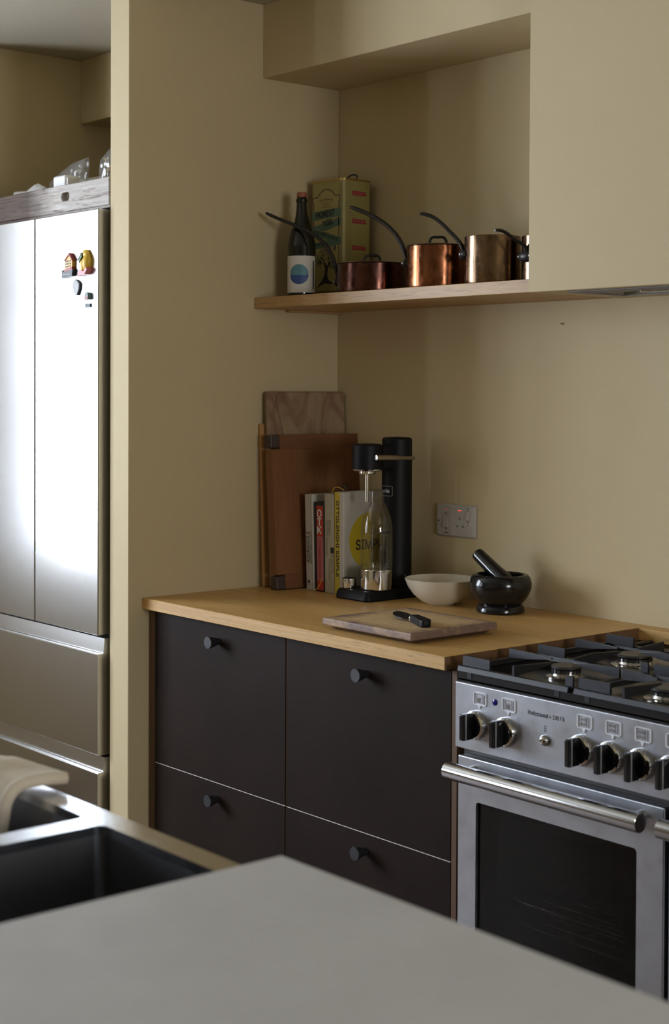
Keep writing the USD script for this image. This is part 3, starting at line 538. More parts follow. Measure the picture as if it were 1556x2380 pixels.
# olive oil tin
tx0, tx1, ty0, ty1, th_ = 0.030, 0.170, -0.130, -0.022, 0.331
t = thing('oil_tin', 'tall yellow-green olive oil tin in the corner of the shelf', 'tin', ((tx0 + tx1) / 2, (ty0 + ty1) / 2, SZ))
can_m = plain('tin_print', (0.33, 0.285, 0.10), 0.38, bump=0.0); can_dk = plain('tin_print_weave', (0.24, 0.215, 0.085), 0.42); cream = plain('tin_panel', (0.37, 0.305, 0.115), 0.42); gold = plain('gold_rim', (0.55, 0.42, 0.15), 0.3, 1.0)
teal = plain('tin_ribbon', (0.10, 0.17, 0.12), 0.45); rose = plain('tin_frame', (0.13, 0.085, 0.06), 0.45); red_p = plain('tin_red', (0.33, 0.03, 0.04), 0.45); leafp = plain('tin_foliage', (0.12, 0.13, 0.055), 0.5)
body = rrect(tx0, tx1, ty0, ty1, 0.013)
obj('body', place(extrude(body, th_ - 0.004), (0, 0, SZ + 0.0005), X, Y, Z), can_m, t, smooth=30)
obj('rim', place(extrude(body.buffer(0.0015).difference(body.buffer(-0.002)), 0.005), (0, 0, SZ + th_ - 0.0035), X, Y, Z), gold, t, smooth=30)
obj('rim', place(extrude(body.buffer(0.0012), 0.004), (0, 0, SZ + 0.0002), X, Y, Z), gold, t, smooth=30)
sx, sy = (tx0 + tx1) / 2 + 0.005, -0.052
sp_ = obj('spout', lathe([(0, 0), (0.017, 0), (0.017, 0.004), (0.0135, 0.006), (0.0135, 0.0125), (0, 0.0125)], 28, (sx, sy, SZ + th_ - 0.0035)), plain('dark_green_plastic', (0.012, 0.03, 0.028), 0.4), t, smooth=35)
obj('pull_ring', tube(spline([(sx - 0.030, sy - 0.016, SZ + th_ + 0.013), (sx - 0.012, sy, SZ + th_ + 0.011), (sx + 0.012, sy + 0.004, SZ + th_ + 0.022), (sx + 0.024, sy + 0.010, SZ + th_ + 0.018), (sx + 0.018, sy + 0.006, SZ + th_ + 0.006)], 24), 0.0022, 8), '/World/Looks/dark_green_plastic', sp_, smooth=True)
FW = tx1 - tx0; ORI = (tx0, ty0 - 0.0002, SZ)
def tf(poly, m, name, h=0.0003, dz=0.0): return obj(name, front(extrude(poly, h), (tx0, ty0 - 0.0001 - dz, SZ)), m, t)
arch = shapely.union_all([sg.box(0.014, 0.018, 0.126, 0.288), sg.Point(0.07, 0.262).buffer(0.046, quad_segs=10), sg.box(0.010, 0.270, 0.034, 0.288), sg.box(0.106, 0.270, 0.130, 0.288)]).intersection(sg.box(0.008, 0.0, 0.132, 0.312))
arch = arch.buffer(0.004).buffer(-0.004)
tf(arch.buffer(-0.0035), cream, 'front_panel', 0.0003)
tf(arch.difference(arch.buffer(-0.0035)), rose, 'front_frame', 0.0005)
tf(P([(0.007, 0.222), (0.133, 0.228), (0.133, 0.252), (0.007, 0.246)]), teal, 'ribbon', 0.0006)
tf(P([(0.007, 0.204), (0.133, 0.226), (0.133, 0.204), (0.062, 0.190)]), teal, 'ribbon', 0.0005)
tf(P([(0.007, 0.204), (0.012, 0.182), (0.133, 0.150), (0.133, 0.168)]), teal, 'ribbon', 0.0007)
tf(P([(0.010, 0.140), (0.012, 0.158), (0.080, 0.164), (0.133, 0.150)]), teal, 'ribbon', 0.0005)
def rot_text(s, h, w, x, z, deg, m, bold=True):
    q = text(s, h, w, bold); q.apply_transform(trimesh.transformations.rotation_matrix(math.radians(deg), [0, 0, 1])); return obj('lettering', front(q, (tx0 + x, ty0 - 0.0009, SZ + z)), m, t)
rot_text('HONEST', 0.0165, 0.082, 0.026, 0.228, 2.5, ink); rot_text('TOIL', 0.0150, 0.046, 0.056, 0.2015, 9, ink)
rot_text('EXTRA VIRGIN', 0.0085, 0.060, 0.014, 0.1885, -14.5, plain('tin_text', (0.04, 0.055, 0.04), 0.5)); rot_text('OLIVE OIL', 0.0085, 0.046, 0.078, 0.1705, -14.5, '/World/Looks/tin_text'); rot_text('UNFILTERED', 0.0070, 0.052, 0.020, 0.1490, 3, '/World/Looks/tin_text')
q = [tube([(0.040 + 0.006 * k, 0.2745 + 0.004 * math.sin(k / 10 * math.pi), 0.0004), (0.0445 + 0.006 * k, 0.2745 + 0.004 * math.sin((k + .7) / 10 * math.pi), 0.0004)], 0.0022, 5, 0.3) for k in range(10)]
obj('small_print', front(cat_(*q, *[box(0.052 + 0.008 * (k % 2), 0.094 - 0.006 * (k % 2), 0.268 - k * 0.006, 0.270 - k * 0.006, 0, 0.0005) for k in range(3)]), (tx0, ty0 - 0.0003, SZ)), plain('tin_small_print', (0.21, 0.18, 0.06), 0.5), t)
trunk = P([(0.028, 0.031), (0.050, 0.050), (0.063, 0.066), (0.066, 0.086), (0.058, 0.104), (0.050, 0.118), (0.054, 0.119), (0.062, 0.108), (0.073, 0.092), (0.084, 0.104), (0.087, 0.102), (0.078, 0.086), (0.075, 0.066), (0.082, 0.052), (0.104, 0.042), (0.082, 0.041), (0.066, 0.044), (0.050, 0.040)])
tf(trunk, ink, 'olive_tree_trunk', 0.0005)
r2 = random.Random(7); lv = []
for k in range(260):
    cx, cz, rr = r2.choice([(0.045, 0.115, 0.020), (0.062, 0.130, 0.022), (0.086, 0.112, 0.016), (0.094, 0.094, 0.012), (0.038, 0.100, 0.013), (0.078, 0.138, 0.014)])
    a, d = r2.random() * 6.28, rr * math.sqrt(r2.random()); e = sa.rotate(sg.Point(cx + d * math.cos(a), cz + d * math.sin(a)).buffer(1, quad_segs=2), 0); c_ = e.centroid
    lv.append(extrude(sa.rotate(sa.scale(e, 0.0030, 0.0011), r2.random() * 180), 0.0006))
obj('olive_tree_foliage', front(cat_(*lv), (tx0, ty0 - 0.0001, SZ)), leafp, t, kind='stuff')
tf(sa.rotate(sa.scale(sg.Point(0.108, 0.140).buffer(1), 0.0045, 0.0075), -20), plain('olive_print', (0.10, 0.06, 0.035), 0.5), 'olive', 0.0008)
tf(P([(0.086, 0.112), (0.092, 0.128), (0.096, 0.124), (0.092, 0.112)]), plain('tin_orange', (0.36, 0.20, 0.02), 0.5), 'bird', 0.0008)
tf(P([(0.094, 0.112), (0.103, 0.116), (0.108, 0.124), (0.102, 0.108)]), plain('tin_bluegrey', (0.07, 0.08, 0.12), 0.5), 'bird', 0.0008)
obj('lettering', front(cat_(place(text('COLD PRESSED', 0.006, 0.06), (0.034, 0.018, 0), X, Y, Z), place(text('5 LITRES', 0.006, 0.025), (0.054, 0.008, 0), X, Y, Z)), (tx0, ty0 - 0.0004, SZ)), '/World/Looks/tin_small_print', t)
# woven band round the corner, then the printed side
wv = []
for k in range(96):
    z = 0.006 + k * 0.0033
    for (px_, py_, dx_, dy_) in ((tx1 - 0.0128, ty0 - 0.0002, 0.0115, 0), (tx1 + 0.0001, ty0 + 0.0135, 0, 0.020)):
        wv.append(box(px_ - (0.0 if dx_ else 0), px_ + (dx_ or 0.0003), py_, py_ + (dy_ or 0.0003), SZ + z, SZ + z + 0.0012 + 0.0004 * (k % 2)))
obj('woven_band', cat_(*wv), can_dk, t, kind='stuff')
SD = (tx1 + 0.0001, ty0 + 0.0, SZ)
for k, z in enumerate((0.287, 0.209, 0.135)):
    pl_ = obj('heading_band', side(extrude(P([(0.036, z), (0.036, z + 0.0135), (0.083, z + 0.0115), (0.087, z + 0.0005)]), 0.0004), SD), red_p, t)
    obj('lettering', side(text(('DELICIOUS', 'STORE ME', 'NUTRITION INFO')[k], 0.0060, 0.038, True), (tx1 + 0.0004, ty0 + 0.0395, SZ + z + 0.0032)), plain('pale_red_%d' % k, (0.44, 0.14, 0.12), 0.5), pl_)
ln = []; r3 = random.Random(2)
for z in np.arange(0.030, 0.283, 0.0072):
    if any(z - 0.006 < q < z + 0.017 for q in (0.2165, 0.1425)): continue
    ln.append(box(tx1, tx1 + 0.0003, ty0 + 0.036, ty0 + 0.036 + r3.choice([0.022, 0.033, 0.040, 0.048, 0.036]), SZ + z, SZ + z + 0.0011))
obj('body_text', cat_(*ln), '/World/Looks/tin_small_print', t, kind='stuff')

# ================================================================== CHOPPING BOARDS IN THE CORNER
def lean_board(name, label, y0, wdt, zh, xb, xt, th, turn, mat, rad):
    """A board standing on the worktop and leaning on the stub wall; its face looks along +x. Returns its local frame."""
    ey = np.array([math.sin(turn), math.cos(turn), 0]); a = math.atan2(xb - xt, zh)
    ez = np.array([math.cos(turn), -math.sin(turn), 0]); n = ez * math.cos(a) + Z * math.sin(a); up = np.cross(n, ey)
    o = np.array([xb, y0, WT + 0.0006 + th * math.sin(a) * 0.98])
    t = thing(name, label, 'chopping board', o)
    return t, (lambda m: place(m, o, ey, up, n))
def slab(w, h, th, r=0.004, c=0.003):
    p = rrect(0, w, 0, h, r); q = p.buffer(-c)
    a = np.array([(x, y, z) for z, g in ((-th, q), (-th + c, p), (-c, p), (0, q)) for x, y in g.exterior.coords]); return trimesh.convex.convex_hull(a)
t, F_ = lean_board('chopping_board', 'thick reddish wooden chopping board with dark corner blocks leaning in the corner', -0.3075, 0.317, 0.4235, 0.1100, 0.0770, 0.030, 0.035, None, 0.004)
red_wood = wood('red_board', (0.235, 0.095, 0.03), (0.13, 0.05, 0.015), 'z', rough=0.5); red_wood2 = wood('red_board_cross', (0.205, 0.08, 0.026), (0.12, 0.045, 0.015), 'y', rough=0.5)
dark_blk = plain('dark_end_grain', (0.055, 0.035, 0.03), 0.5, var=0.2, vscale=60)
hB, wB = 0.4245, 0.309
for x0, x1 in ((0.0, 0.088), (0.0881, 0.170), (0.1701, 0.242), (0.2421, 0.309)): obj('plank', F_(cbox(x0, x1, 0.0401, hB - 0.0401, -0.030, 0, 0.0004)), red_wood, t)
obj('end_batten', F_(cbox(0.029, wB, hB - 0.040, hB, -0.030, 0, 0.0006)), red_wood2, t); obj('end_batten', F_(cbox(0.029, wB, 0, 0.040, -0.030, 0, 0.0006)), red_wood2, t)
obj('corner_block', F_(rbox(-0.001, 0.0285, hB - 0.036, hB + 0.0003, -0.030, 0.0008, 0.003, 1)), dark_blk, t); obj('corner_block', F_(rbox(-0.001, 0.0285, -0.0003, 0.036, -0.030, 0.0008, 0.003, 1)), dark_blk, t)
t, F_ = lean_board('chopping_board', 'thin honey-coloured board edge showing left of the thick red board', -0.2930, 0.27, 0.457, 0.0335, 0.0135, 0.012, 0.02, None, 0.004)
obj('slab', F_(slab(0.25, 0.455, 0.012)), wood('honey_board', (0.5, 0.28, 0.1), (0.36, 0.18, 0.06), 'z'), t)
t, F_ = lean_board('marbled_board', 'pale figured wooden board standing tallest behind the red board', -0.2835, 0.285, 0.545, 0.0580, 0.0300, 0.017, 0.02, None, 0.006)
fig = M('figured_wood', {'g': ('geometry', {}), 'm': ('mapping', dict(scale=(1, 1.0, 0.55), rotation=(0.35, 0, 0))), 'a': ('noise_texture', dict(scale=13, detail=6, roughness=0.6, distortion=1.6)),
    'r': ('rgb_ramp', dict(ramp=[(0.28, (0.15, 0.08, 0.047)), (0.43, (0.24, 0.145, 0.082)), (0.54, (0.30, 0.205, 0.118)), (0.70, (0.33, 0.235, 0.138))])), 'p': ('principled_bsdf', dict(roughness=0.5))},
    [('g.position', 'm.vector'), ('m.vector', 'a.vector'), ('a.fac', 'r.fac'), ('r.color', 'p.base_color')], 'p.BSDF')
obj('slab', F_(slab(0.278, 0.545, 0.016, 0.009, 0.004)), fig, t)
obj('crack', F_(tube(spline([(0.030, 0.538, 0.0), (0.036, 0.49, 0.0), (0.050, 0.43, 0.0), (0.054, 0.40, 0.0)], 12), 0.0006, 5)), ink, t)

# ================================================================== COOKERY BOOKS
page = plain('page_block', (0.62, 0.57, 0.47), 0.8, bump=0.1, bscale=1.0, stretch=(2500, 4, 4)); 
BKY = -0.226
def book(label, x0, x1, depth, h, lean, cover, name='cookery_book'):
    """Stands on the worktop, spine towards -y; local frame: x across the spine, y up, z out of the spine."""
    a = math.radians(lean); ex = np.array([math.cos(a), 0, math.sin(a)]); up = np.array([-math.sin(a), 0, math.cos(a)])
    w_ = x1 - x0; o = np.array([x0, BKY, WT + 0.0005 + (abs(math.sin(a)) * w_ if a < 0 else 0)])
    t = thing(name, label, 'book', o, 'cookery books in a row on the worktop'); Fm = lambda m: place(m, o, ex, up, -Y)
    prof = rrect(0, w_, -0.02, 0.0, 0.003).union(sg.box(0, -0.02, w_, -0.010)); c = 0.0028
    shell = shapely.union_all([rrect(0, w_, -0.012, 0.0, 0.0035), sg.box(0, -depth, c, -0.005), sg.box(w_ - c, -depth, w_, -0.005)]).difference(sg.box(c, -depth - 1, w_ - c, -0.004))
    m = extrude(shell, h); cv = obj('cover', place(place(m, (0, 0, 0), X, Z, Y), o, ex, up, -Y), cover, t, smooth=30)
    obj('pages', Fm(box(c + 0.0003, w_ - c - 0.0003, 0.003, h - 0.003, -depth + 0.003, -0.0045)), page, t)
    return t, cv, Fm, w_
def stext(Fm, par, s, hgt, length, x, top, mat, bold=False, zoff=0.0004):
    """Lettering running down the spine, its baseline at x and its start at height top."""
    q = text(s, hgt, length, bold); obj('lettering', Fm(place(q, (x, top, zoff), -Y, X, Z)), mat, par)
white_cov = plain('white_cover', (0.50, 0.47, 0.42), 0.45); black_cov = plain('black_cover', (0.012, 0.014, 0.02), 0.4); cream_cov = plain('cream_cover', (0.46, 0.42, 0.335), 0.5)
t, cv, Fm, w_ = book('white cookbook with serif spine lettering, leftmost of the row by the red board', 0.1365, 0.1715, 0.20, 0.2625, 2.4, white_cov)
stext(Fm, cv, 'A COOKBOOK', 0.0125, 0.086, 0.0050, 0.160, ink); stext(Fm, cv, 'MATTY MATHESON', 0.0100, 0.088, 0.0190, 0.160, grey_ink)
obj('emblem', Fm(extrude(sa.scale(sg.Point(0.0125, 0.022).buffer(1), 0.0042, 0.0052), 0.0004)), ink, cv); obj('emblem_line', Fm(box(0.008, 0.017, 0.0125, 0.0138, 0, 0.0004)), ink, cv)
obj('hinge_groove', Fm(box(0.0272, 0.0282, 0.001, 0.2615, -0.0005, 0.0002)), grey_ink, cv)
t, cv, Fm, w_ = book('dark cookbook with a red spine strip lettered in white', 0.1735, 0.2135, 0.185, 0.2435, 1.3, black_cov)
obj('red_strip', Fm(box(0.0115, 0.0385, 0.150, 0.2335, 0, 0.0003)), plain('spine_red', (0.48, 0.045, 0.02), 0.45), cv); obj('red_strip', Fm(box(0.0115, 0.0385, 0.003, 0.028, 0, 0.0003)), '/World/Looks/spine_red', cv)
obj('pink_strip', Fm(box(0.0115, 0.0385, 0.028, 0.150, 0, 0.0003)), plain('spine_pink', (0.46, 0.15, 0.15), 0.5), cv)
for k, ch in enumerate('OTK'):
    q = text(ch, 0.020, 0.0195, True); obj('lettering', Fm(place(q, (0.0135, 0.2015 - k * 0.0225, 0.0004), X, Y, Z)), white_ink, cv)
stext(Fm, cv, 'OTTOLENGHI TEST KITCHEN', 0.0085, 0.100, 0.0190, 0.140, plain('spine_red_text', (0.33, 0.02, 0.03), 0.5))
t, cv, Fm, w_ = book('cream cookbook with faint spine lettering beside the yellow spine', 0.2155, 0.2555, 0.20, 0.2685, 0.9, cream_cov)
stext(Fm, cv, 'GWYNETH', 0.0095, 0.042, 0.0180, 0.198, plain('faint_ink', (0.27, 0.25, 0.2), 0.6)); stext(Fm, cv, 'PALTROW', 0.0095, 0.042, 0.0065, 0.196, '/World/Looks/faint_ink')
stext(Fm, cv, "IT'S ALL GOOD", 0.0085, 0.055, 0.0180, 0.092, '/World/Looks/faint_ink'); stext(Fm, cv, 'DELICIOUS EASY RECIPES', 0.0050, 0.050, 0.0080, 0.150, '/World/Looks/faint_ink')
for z0, z1, m_ in ((0.108, 0.124, black_cov), (0.052, 0.1075, plain('photo_sand', (0.36, 0.31, 0.2), 0.5))): obj('picture', Fm(box(0.0265, 0.0398, z0, z1, 0, 0.0003)), m_, cv)
yel = plain('spine_yellow', (0.52, 0.385, 0.022), 0.45)
t, cv, Fm, w_ = book('white cookbook with a yellow spine and disc, rightmost of the row', 0.2575, 0.2955, 0.198, 0.2755, 0.5, white_cov)
obj('spine_panel', Fm(box(0.0015, 0.0225, 0.0005, 0.275, 0, 0.0003)), yel, cv); stext(Fm, cv, 'OTTOLENGHI SIMPLE', 0.0112, 0.205, 0.0075, 0.252, ink, True)
CO = lambda m: Fm(place(m, (w_, 0, 0), -Z, Y, X))    # the front cover: x runs back from the spine, y up
obj('cover_disc', CO(extrude(sg.Point(0.098, 0.142).buffer(0.078, quad_segs=16), 0.0003)), yel, cv)
obj('lettering', CO(place(text('SIMPLE', 0.026, 0.112, True), (0.043, 0.118, 0.0002), X, Y, Z)), ink, cv); obj('lettering', CO(place(text('OTTOLENGHI', 0.011, 0.075), (0.062, 0.160, 0.0002), X, Y, Z)), plain('cover_olive', (0.22, 0.16, 0.02), 0.5), cv)
rib = plain('yellow_ribbon', (0.55, 0.36, 0.06), 0.5)
t = thing('ribbon_bookmark', 'yellow ribbon looping over the tops of the cream and yellow-spined books', 'bookmark', (0.26, -0.2, 1.19))
obj('ribbon', tube(spline([(0.222, -0.205, 1.181), (0.240, -0.212, 1.196), (0.262, -0.215, 1.1975), (0.279, -0.212, 1.191)], 16), 0.0022, 8, 0.5), rib, t, smooth=True)
obj('dark_loop', tube([(0.279 + 0.0085 * math.sin(a), -0.212, 1.1955 + 0.0085 * math.cos(a)) for a in np.linspace(-2.3, 2.3, 18)], 0.0022, 8), plain('loop_brown', (0.03, 0.024, 0.02), 0.5), t, smooth=True)
t = thing('ribbon_bookmark', 'yellow ribbon end lying at the foot of the red-striped book', 'bookmark', (0.2, -0.24, WT))
obj('ribbon', tube(spline([(0.214, -0.231, 0.950), (0.207, -0.236, 0.932), (0.199, -0.241, 0.918), (0.190, -0.247, 0.9125)], 14), 0.0022, 8, 0.5), rib, t, smooth=True)

# ================================================================== SPARKLING WATER MAKER
hx = 0.380
t = thing('water_carbonator', 'matte black sparkling water maker with a steel lever beside the books', 'drink maker', (hx, -0.17, WT))
bp = shapely.union_all([rrect(0.309, 0.443, -0.2725, -0.075, 0.016)])
v_ = [(x, y, z) for z, g in ((WT + 0.0004, bp.buffer(-0.002)), (WT + 0.004, bp), (WT + 0.017, bp.buffer(-0.002)), (WT + 0.026, bp.buffer(-0.008))) for x, y in g.exterior.coords]
obj('base', trimesh.convex.convex_hull(np.array(v_)), black_soft, t, smooth=30)
cyl = lambda r, h, c=0.004: [(0, 0), (r - 0.001, 0), (r, 0.001), (r, h - c), (r - c * 0.35, h - c * 0.35), (r - c, h), (0, h + 0.002)]
obj('column', lathe(cyl(0.0405, 0.3985, 0.006), 64, (hx, -0.112, WT + 0.0262)), black_soft, t, smooth=35)
hd = obj('head', lathe(cyl(0.0405, 0.066, 0.005), 64, (hx, -0.219, 1.2530)), black_soft, t, smooth=35)
obj('neck', box(hx - 0.026, hx + 0.026, -0.185, -0.14, 1.256, 1.312), black_soft, t)
obj('nozzle_ring', lathe([(0, 0), (0.021, 0), (0.0225, 0.002), (0.0225, 0.0075), (0.036, 0.0085), (0.0395, 0.0105), (0.040, 0.0135), (0, 0.0135)], 56, (hx, -0.219, 1.2395)), chrome, hd, smooth=35)
obj('nozzle_tube', lathe([(0, 0), (0.0045, 0), (0.0052, 0.0008), (0.0052, 0.074), (0, 0.074)], 24, (hx, -0.219, 1.1650)), chrome, hd, smooth=35)
lv_ = [(hx + 0.0475, y, 1.2845 - 0.004 * (y + 0.226) / 0.13) for y in (-0.228, -0.226, -0.19, -0.155, -0.13, -0.098, -0.094)]
lever = obj('lever', tube(lv_, [0.0076, 0.0080, 0.0080, 0.0074, 0.0058, 0.0050, 0.004], 24), plain('lever_steel', (0.38, 0.34, 0.27), 0.32, 1.0), t, smooth=35)
obj('lever_cap', place(lathe([(0, 0), (0.0074, 0), (0.0074, 0.0015), (0.0062, 0.002), (0, 0.002)], 32), (hx + 0.0475, -0.2279, 1.2845), X, Z, -Y), plain('lever_cap_steel', (0.75, 0.75, 0.75), 0.22, 1.0), lever, smooth=35)
obj('lever_pivot', tube([(hx + 0.0385, -0.205, 1.2842), (hx + 0.0475, -0.205, 1.2842)], 0.005, 14), black_soft, lever)
A0 = -math.pi / 2 - 0.05
bw = wrap(extrude(rrect(-0.024, 0.024, 0.0, 0.027, 0.002).difference(rrect(-0.0232, 0.0232, 0.0008, 0.0262, 0.0015)), 0.0003), (hx, -0.112, 1.1790), 0.0406, A0)
badge = obj('badge', bw, silver_ink, t); obj('lettering', wrap(place(text('aarke', 0.0105, 0.030, False, 0.0003), (-0.0150, 0.0085, 0), X, Y, Z), (hx, -0.112, 1.1790), 0.0406, A0), silver_ink, badge)
obj('screw', lathe([(0, 0), (0.0022, 0), (0.0022, 0.0006), (0, 0.001)], 14, (0, 0, 0), 'x').apply_translation((0.4202, -0.118, 0.968)), dull_steel, t)
pet = clear('clear_plastic', (0.93, 0.93, 0.91), 0.04, 0.08)
ox, oy, oz = 0.4045, -0.205, WT + 0.0268
t = thing('water_bottle', 'clear empty carbonating bottle with a steel base on the water maker', 'bottle', (ox, oy, oz))
outer = [(0.0415, 0.054), (0.0425, 0.060), (0.0425, 0.150), (0.0415, 0.166), (0.037, 0.190), (0.030, 0.209), (0.0225, 0.224), (0.0192, 0.231), (0.0185, 0.236), (0.0208, 0.2368), (0.0208, 0.239), (0.0184, 0.2398), (0.0184, 0.244), (0.0202, 0.2448), (0.0202, 0.2465), (0.0184, 0.2472), (0.0184, 0.259), (0.0172, 0.259)]
inner = [(0.0150, 0.258), (0.0152, 0.232), (0.0190, 0.224), (0.028, 0.2085), (0.036, 0.189), (0.0403, 0.166), (0.0411, 0.150), (0.0411, 0.060), (0.0400, 0.055)]
obj('body', lathe(outer, 56, (ox, oy, oz)), pet, t, smooth=50)
obj('bead', lathe([(0.0412, 0.0545), (0.0416, 0.0575), (0.038, 0.0590), (0.030, 0.0575), (0.010, 0.0565), (0, 0.0565)], 48, (ox, oy, oz)), pet, t, smooth=50)
obj('steel_base', lathe([(0, 0), (0.040, 0), (0.0418, 0.0012), (0.0423, 0.004), (0.0423, 0.052), (0.0415, 0.0535), (0, 0.0535)], 56, (ox, oy, oz)), chrome, t, smooth=35)
obj('lettering', wrap(place(text('aarke', 0.0085, 0.026, True, 0.0002), (-0.013, 0, 0), X, Y, Z), (ox, oy, oz + 0.149), 0.0426, math.atan2(CAM[1] - oy, CAM[0] - ox) + 0.62), ink, t)
t = thing('bottle_cap', 'small round steel bottle cap standing on the water maker base', 'cap', (0.3345, -0.2375, WT + 0.0262))
obj('body', lathe([(0, 0), (0.0176, 0), (0.0184, 0.001), (0.0184, 0.0235), (0.0176, 0.0248), (0, 0.0248)], 40, (0.3345, -0.2395, WT + 0.0266)), chrome, t, smooth=35)
obj('top_disc', lathe([(0, 0), (0.0172, 0), (0.0172, 0.0008), (0, 0.0012)], 40, (0.3345, -0.2395, WT + 0.0516)), black_soft, t)

# ================================================================== SOCKET PLATE
sx0, sz0 = 0.4252, 1.0699
t = thing('cooker_switch', 'white double switch and socket plate on the back wall', 'socket', (0.4982, 0, 1.1129))
pl = plain('white_bakelite', (0.47, 0.44, 0.41), 0.25)
w0 = lambda poly, h, y=0.0: front(extrude(poly, h), (sx0, -0.0082 - y, sz0))
hull = trimesh.convex.convex_hull(np.array([(sx0 + a, y, sz0 + b) for y, g in ((-0.0005, rrect(0, 0.146, 0, 0.086, 0.005)), (-0.0045, rrect(0, 0.146, 0, 0.086, 0.005)), (-0.0082, rrect(0.004, 0.142, 0.004, 0.082, 0.004))) for a, b in g.exterior.coords]))
holes = [front(extrude(g, 0.02), (sx0, 0.006, sz0)) for g in (sg.box(0.0875, 0.046, 0.0915, 0.056), sg.box(0.0765, 0.0265, 0.0825, 0.032), sg.box(0.0985, 0.0265, 0.1045, 0.032))]
plate_ = obj('plate', cut(hull, *[front(extrude(g, 0.02), (sx0, -0.0015, sz0)) for g in (sg.box(0.0875, 0.046, 0.0915, 0.056), sg.box(0.0765, 0.0265, 0.0825, 0.032), sg.box(0.0985, 0.0265, 0.1045, 0.032))]), pl, t, smooth=25)
obj('slot_back', box(sx0 + 0.07, sx0 + 0.11, -0.0018, -0.0014, sz0 + 0.024, sz0 + 0.058), black_hole, plate_)
def rocker(x0, x1, z0, z1):
    obj('rocker_gap', w0(rrect(x0 - 0.001, x1 + 0.001, z0 - 0.001, z1 + 0.001, 0.002).difference(rrect(x0, x1, z0, z1, 0.0015)), 0.0002), grey_ink, t)
    obj('rocker', trimesh.convex.convex_hull(np.array([(sx0 + x, -0.0084 - d, sz0 + z) for x in (x0, x1) for z, d in ((z0, 0.0038), (z0, 0), (z1, 0.0004), (z1, 0), ((z0 + z1) / 2, 0.0012))])), pl, t)
rocker(0.028, 0.047, 0.0245, 0.0555); rocker(0.1145, 0.1275, 0.0475, 0.0700)
for s_, x, z, wd in (('OFF', 0.0335, 0.0605, 0.008), ('ON', 0.0345, 0.0185, 0.006), ('COOKER', 0.030, 0.0080, 0.016), ('OFF', 0.1165, 0.0765, 0.008), ('ON', 0.1155, 0.0410, 0.006)): obj('lettering', front(text(s_, 0.003, wd, True, 0.0002), (sx0 + x, -0.0083, sz0 + z)), ink, t)
def led(n, s): return M(n, {'e': ('emission', dict(color=(1.0, 0.06, 0.05), strength=s))}, [], 'e.emission')
led1, led2 = led('red_neon_dim', 0.45), led('red_neon', 1.3)
for k in range(3):
    obj('neon', w0(sg.Point(0.0345 + 0.005 * k, 0.0715).buffer(0.0011, quad_segs=3), 0.0003), led1, t); obj('neon', w0(sg.Point(0.0845 + 0.0048 * k, 0.0715).buffer(0.0017, quad_segs=4), 0.0003), led2, t)
for x in (0.0095, 0.1250): obj('screw', lathe([(0, 0), (0.0028, 0), (0.0028, 0.0005), (0, 0.001)], 16, (sx0 + x, -0.0083, sz0 + 0.0405 - (0.004 if x > 0.1 else 0)), '-y'), chrome, t)

# ================================================================== BOWL, MORTAR, BOARD, KNIFE
cx, cy = 0.577, -0.135
t = thing('serving_bowl', 'wide cream ceramic bowl against the back wall', 'bowl', (cx, cy, WT))
obj('body', lathe([(0, 0.0005), (0.034, 0.0005), (0.036, 0.003), (0.050, 0.008), (0.072, 0.026), (0.086, 0.046), (0.0935, 0.064), (0.0945, 0.0665), (0.0930, 0.0675), (0.0910, 0.066), (0.082, 0.046), (0.068, 0.028), (0.048, 0.0125), (0.03, 0.009), (0, 0.008)], 80, (cx, cy, WT)), plain('cream_ceramic', (0.66, 0.61, 0.49), 0.22), t, smooth=50)
mx, my = 0.772, -0.118
t = thing('mortar', 'polished black stone mortar on the worktop beside the cream bowl', 'mortar', (mx, my, WT))
granite = plain('black_granite', (0.011, 0.0115, 0.0125), 0.14, var=0.5, vscale=260)
obj('body', lathe([(0, 0.0005), (0.056, 0.0005), (0.0605, 0.004), (0.0605, 0.012), (0.057, 0.018), (0.0525, 0.0215), (0.058, 0.027), (0.070, 0.043), (0.077, 0.060), (0.0775, 0.074), (0.0735, 0.088), (0.068, 0.0945), (0.062, 0.0955), (0.057, 0.092), (0.055, 0.075), (0.046, 0.050), (0.028, 0.036), (0, 0.032)], 72, (mx, my, WT)), granite, t, smooth=50)
p0, p1 = np.array([0.792, -0.110, 0.980]), np.array([0.680, -0.108, 1.0475])
t = thing('pestle', 'black stone pestle resting in the mortar', 'pestle', p0)
ax = (p1 - p0) / np.linalg.norm(p1 - p0); L_ = np.linalg.norm(p1 - p0); q0 = np.cross(Y, ax); q0 /= np.linalg.norm(q0)
obj('body', place(lathe([(0, -0.004), (0.014, 0.0), (0.0205, 0.008), (0.0215, 0.02), (0.019, 0.05), (0.0170, L_ - 0.006), (0.0155, L_ - 0.001), (0.013, L_), (0, L_ + 0.0005)], 40), p0, q0, np.cross(ax, q0), ax), granite, t, smooth=50)
cb0, cb1, cd0, cd1 = 0.698, 1.002, -0.633, -0.366
t = thing('bread_board', 'worn wooden chopping board lying flat on the front of the worktop', 'chopping board', (0.85, -0.5, WT))
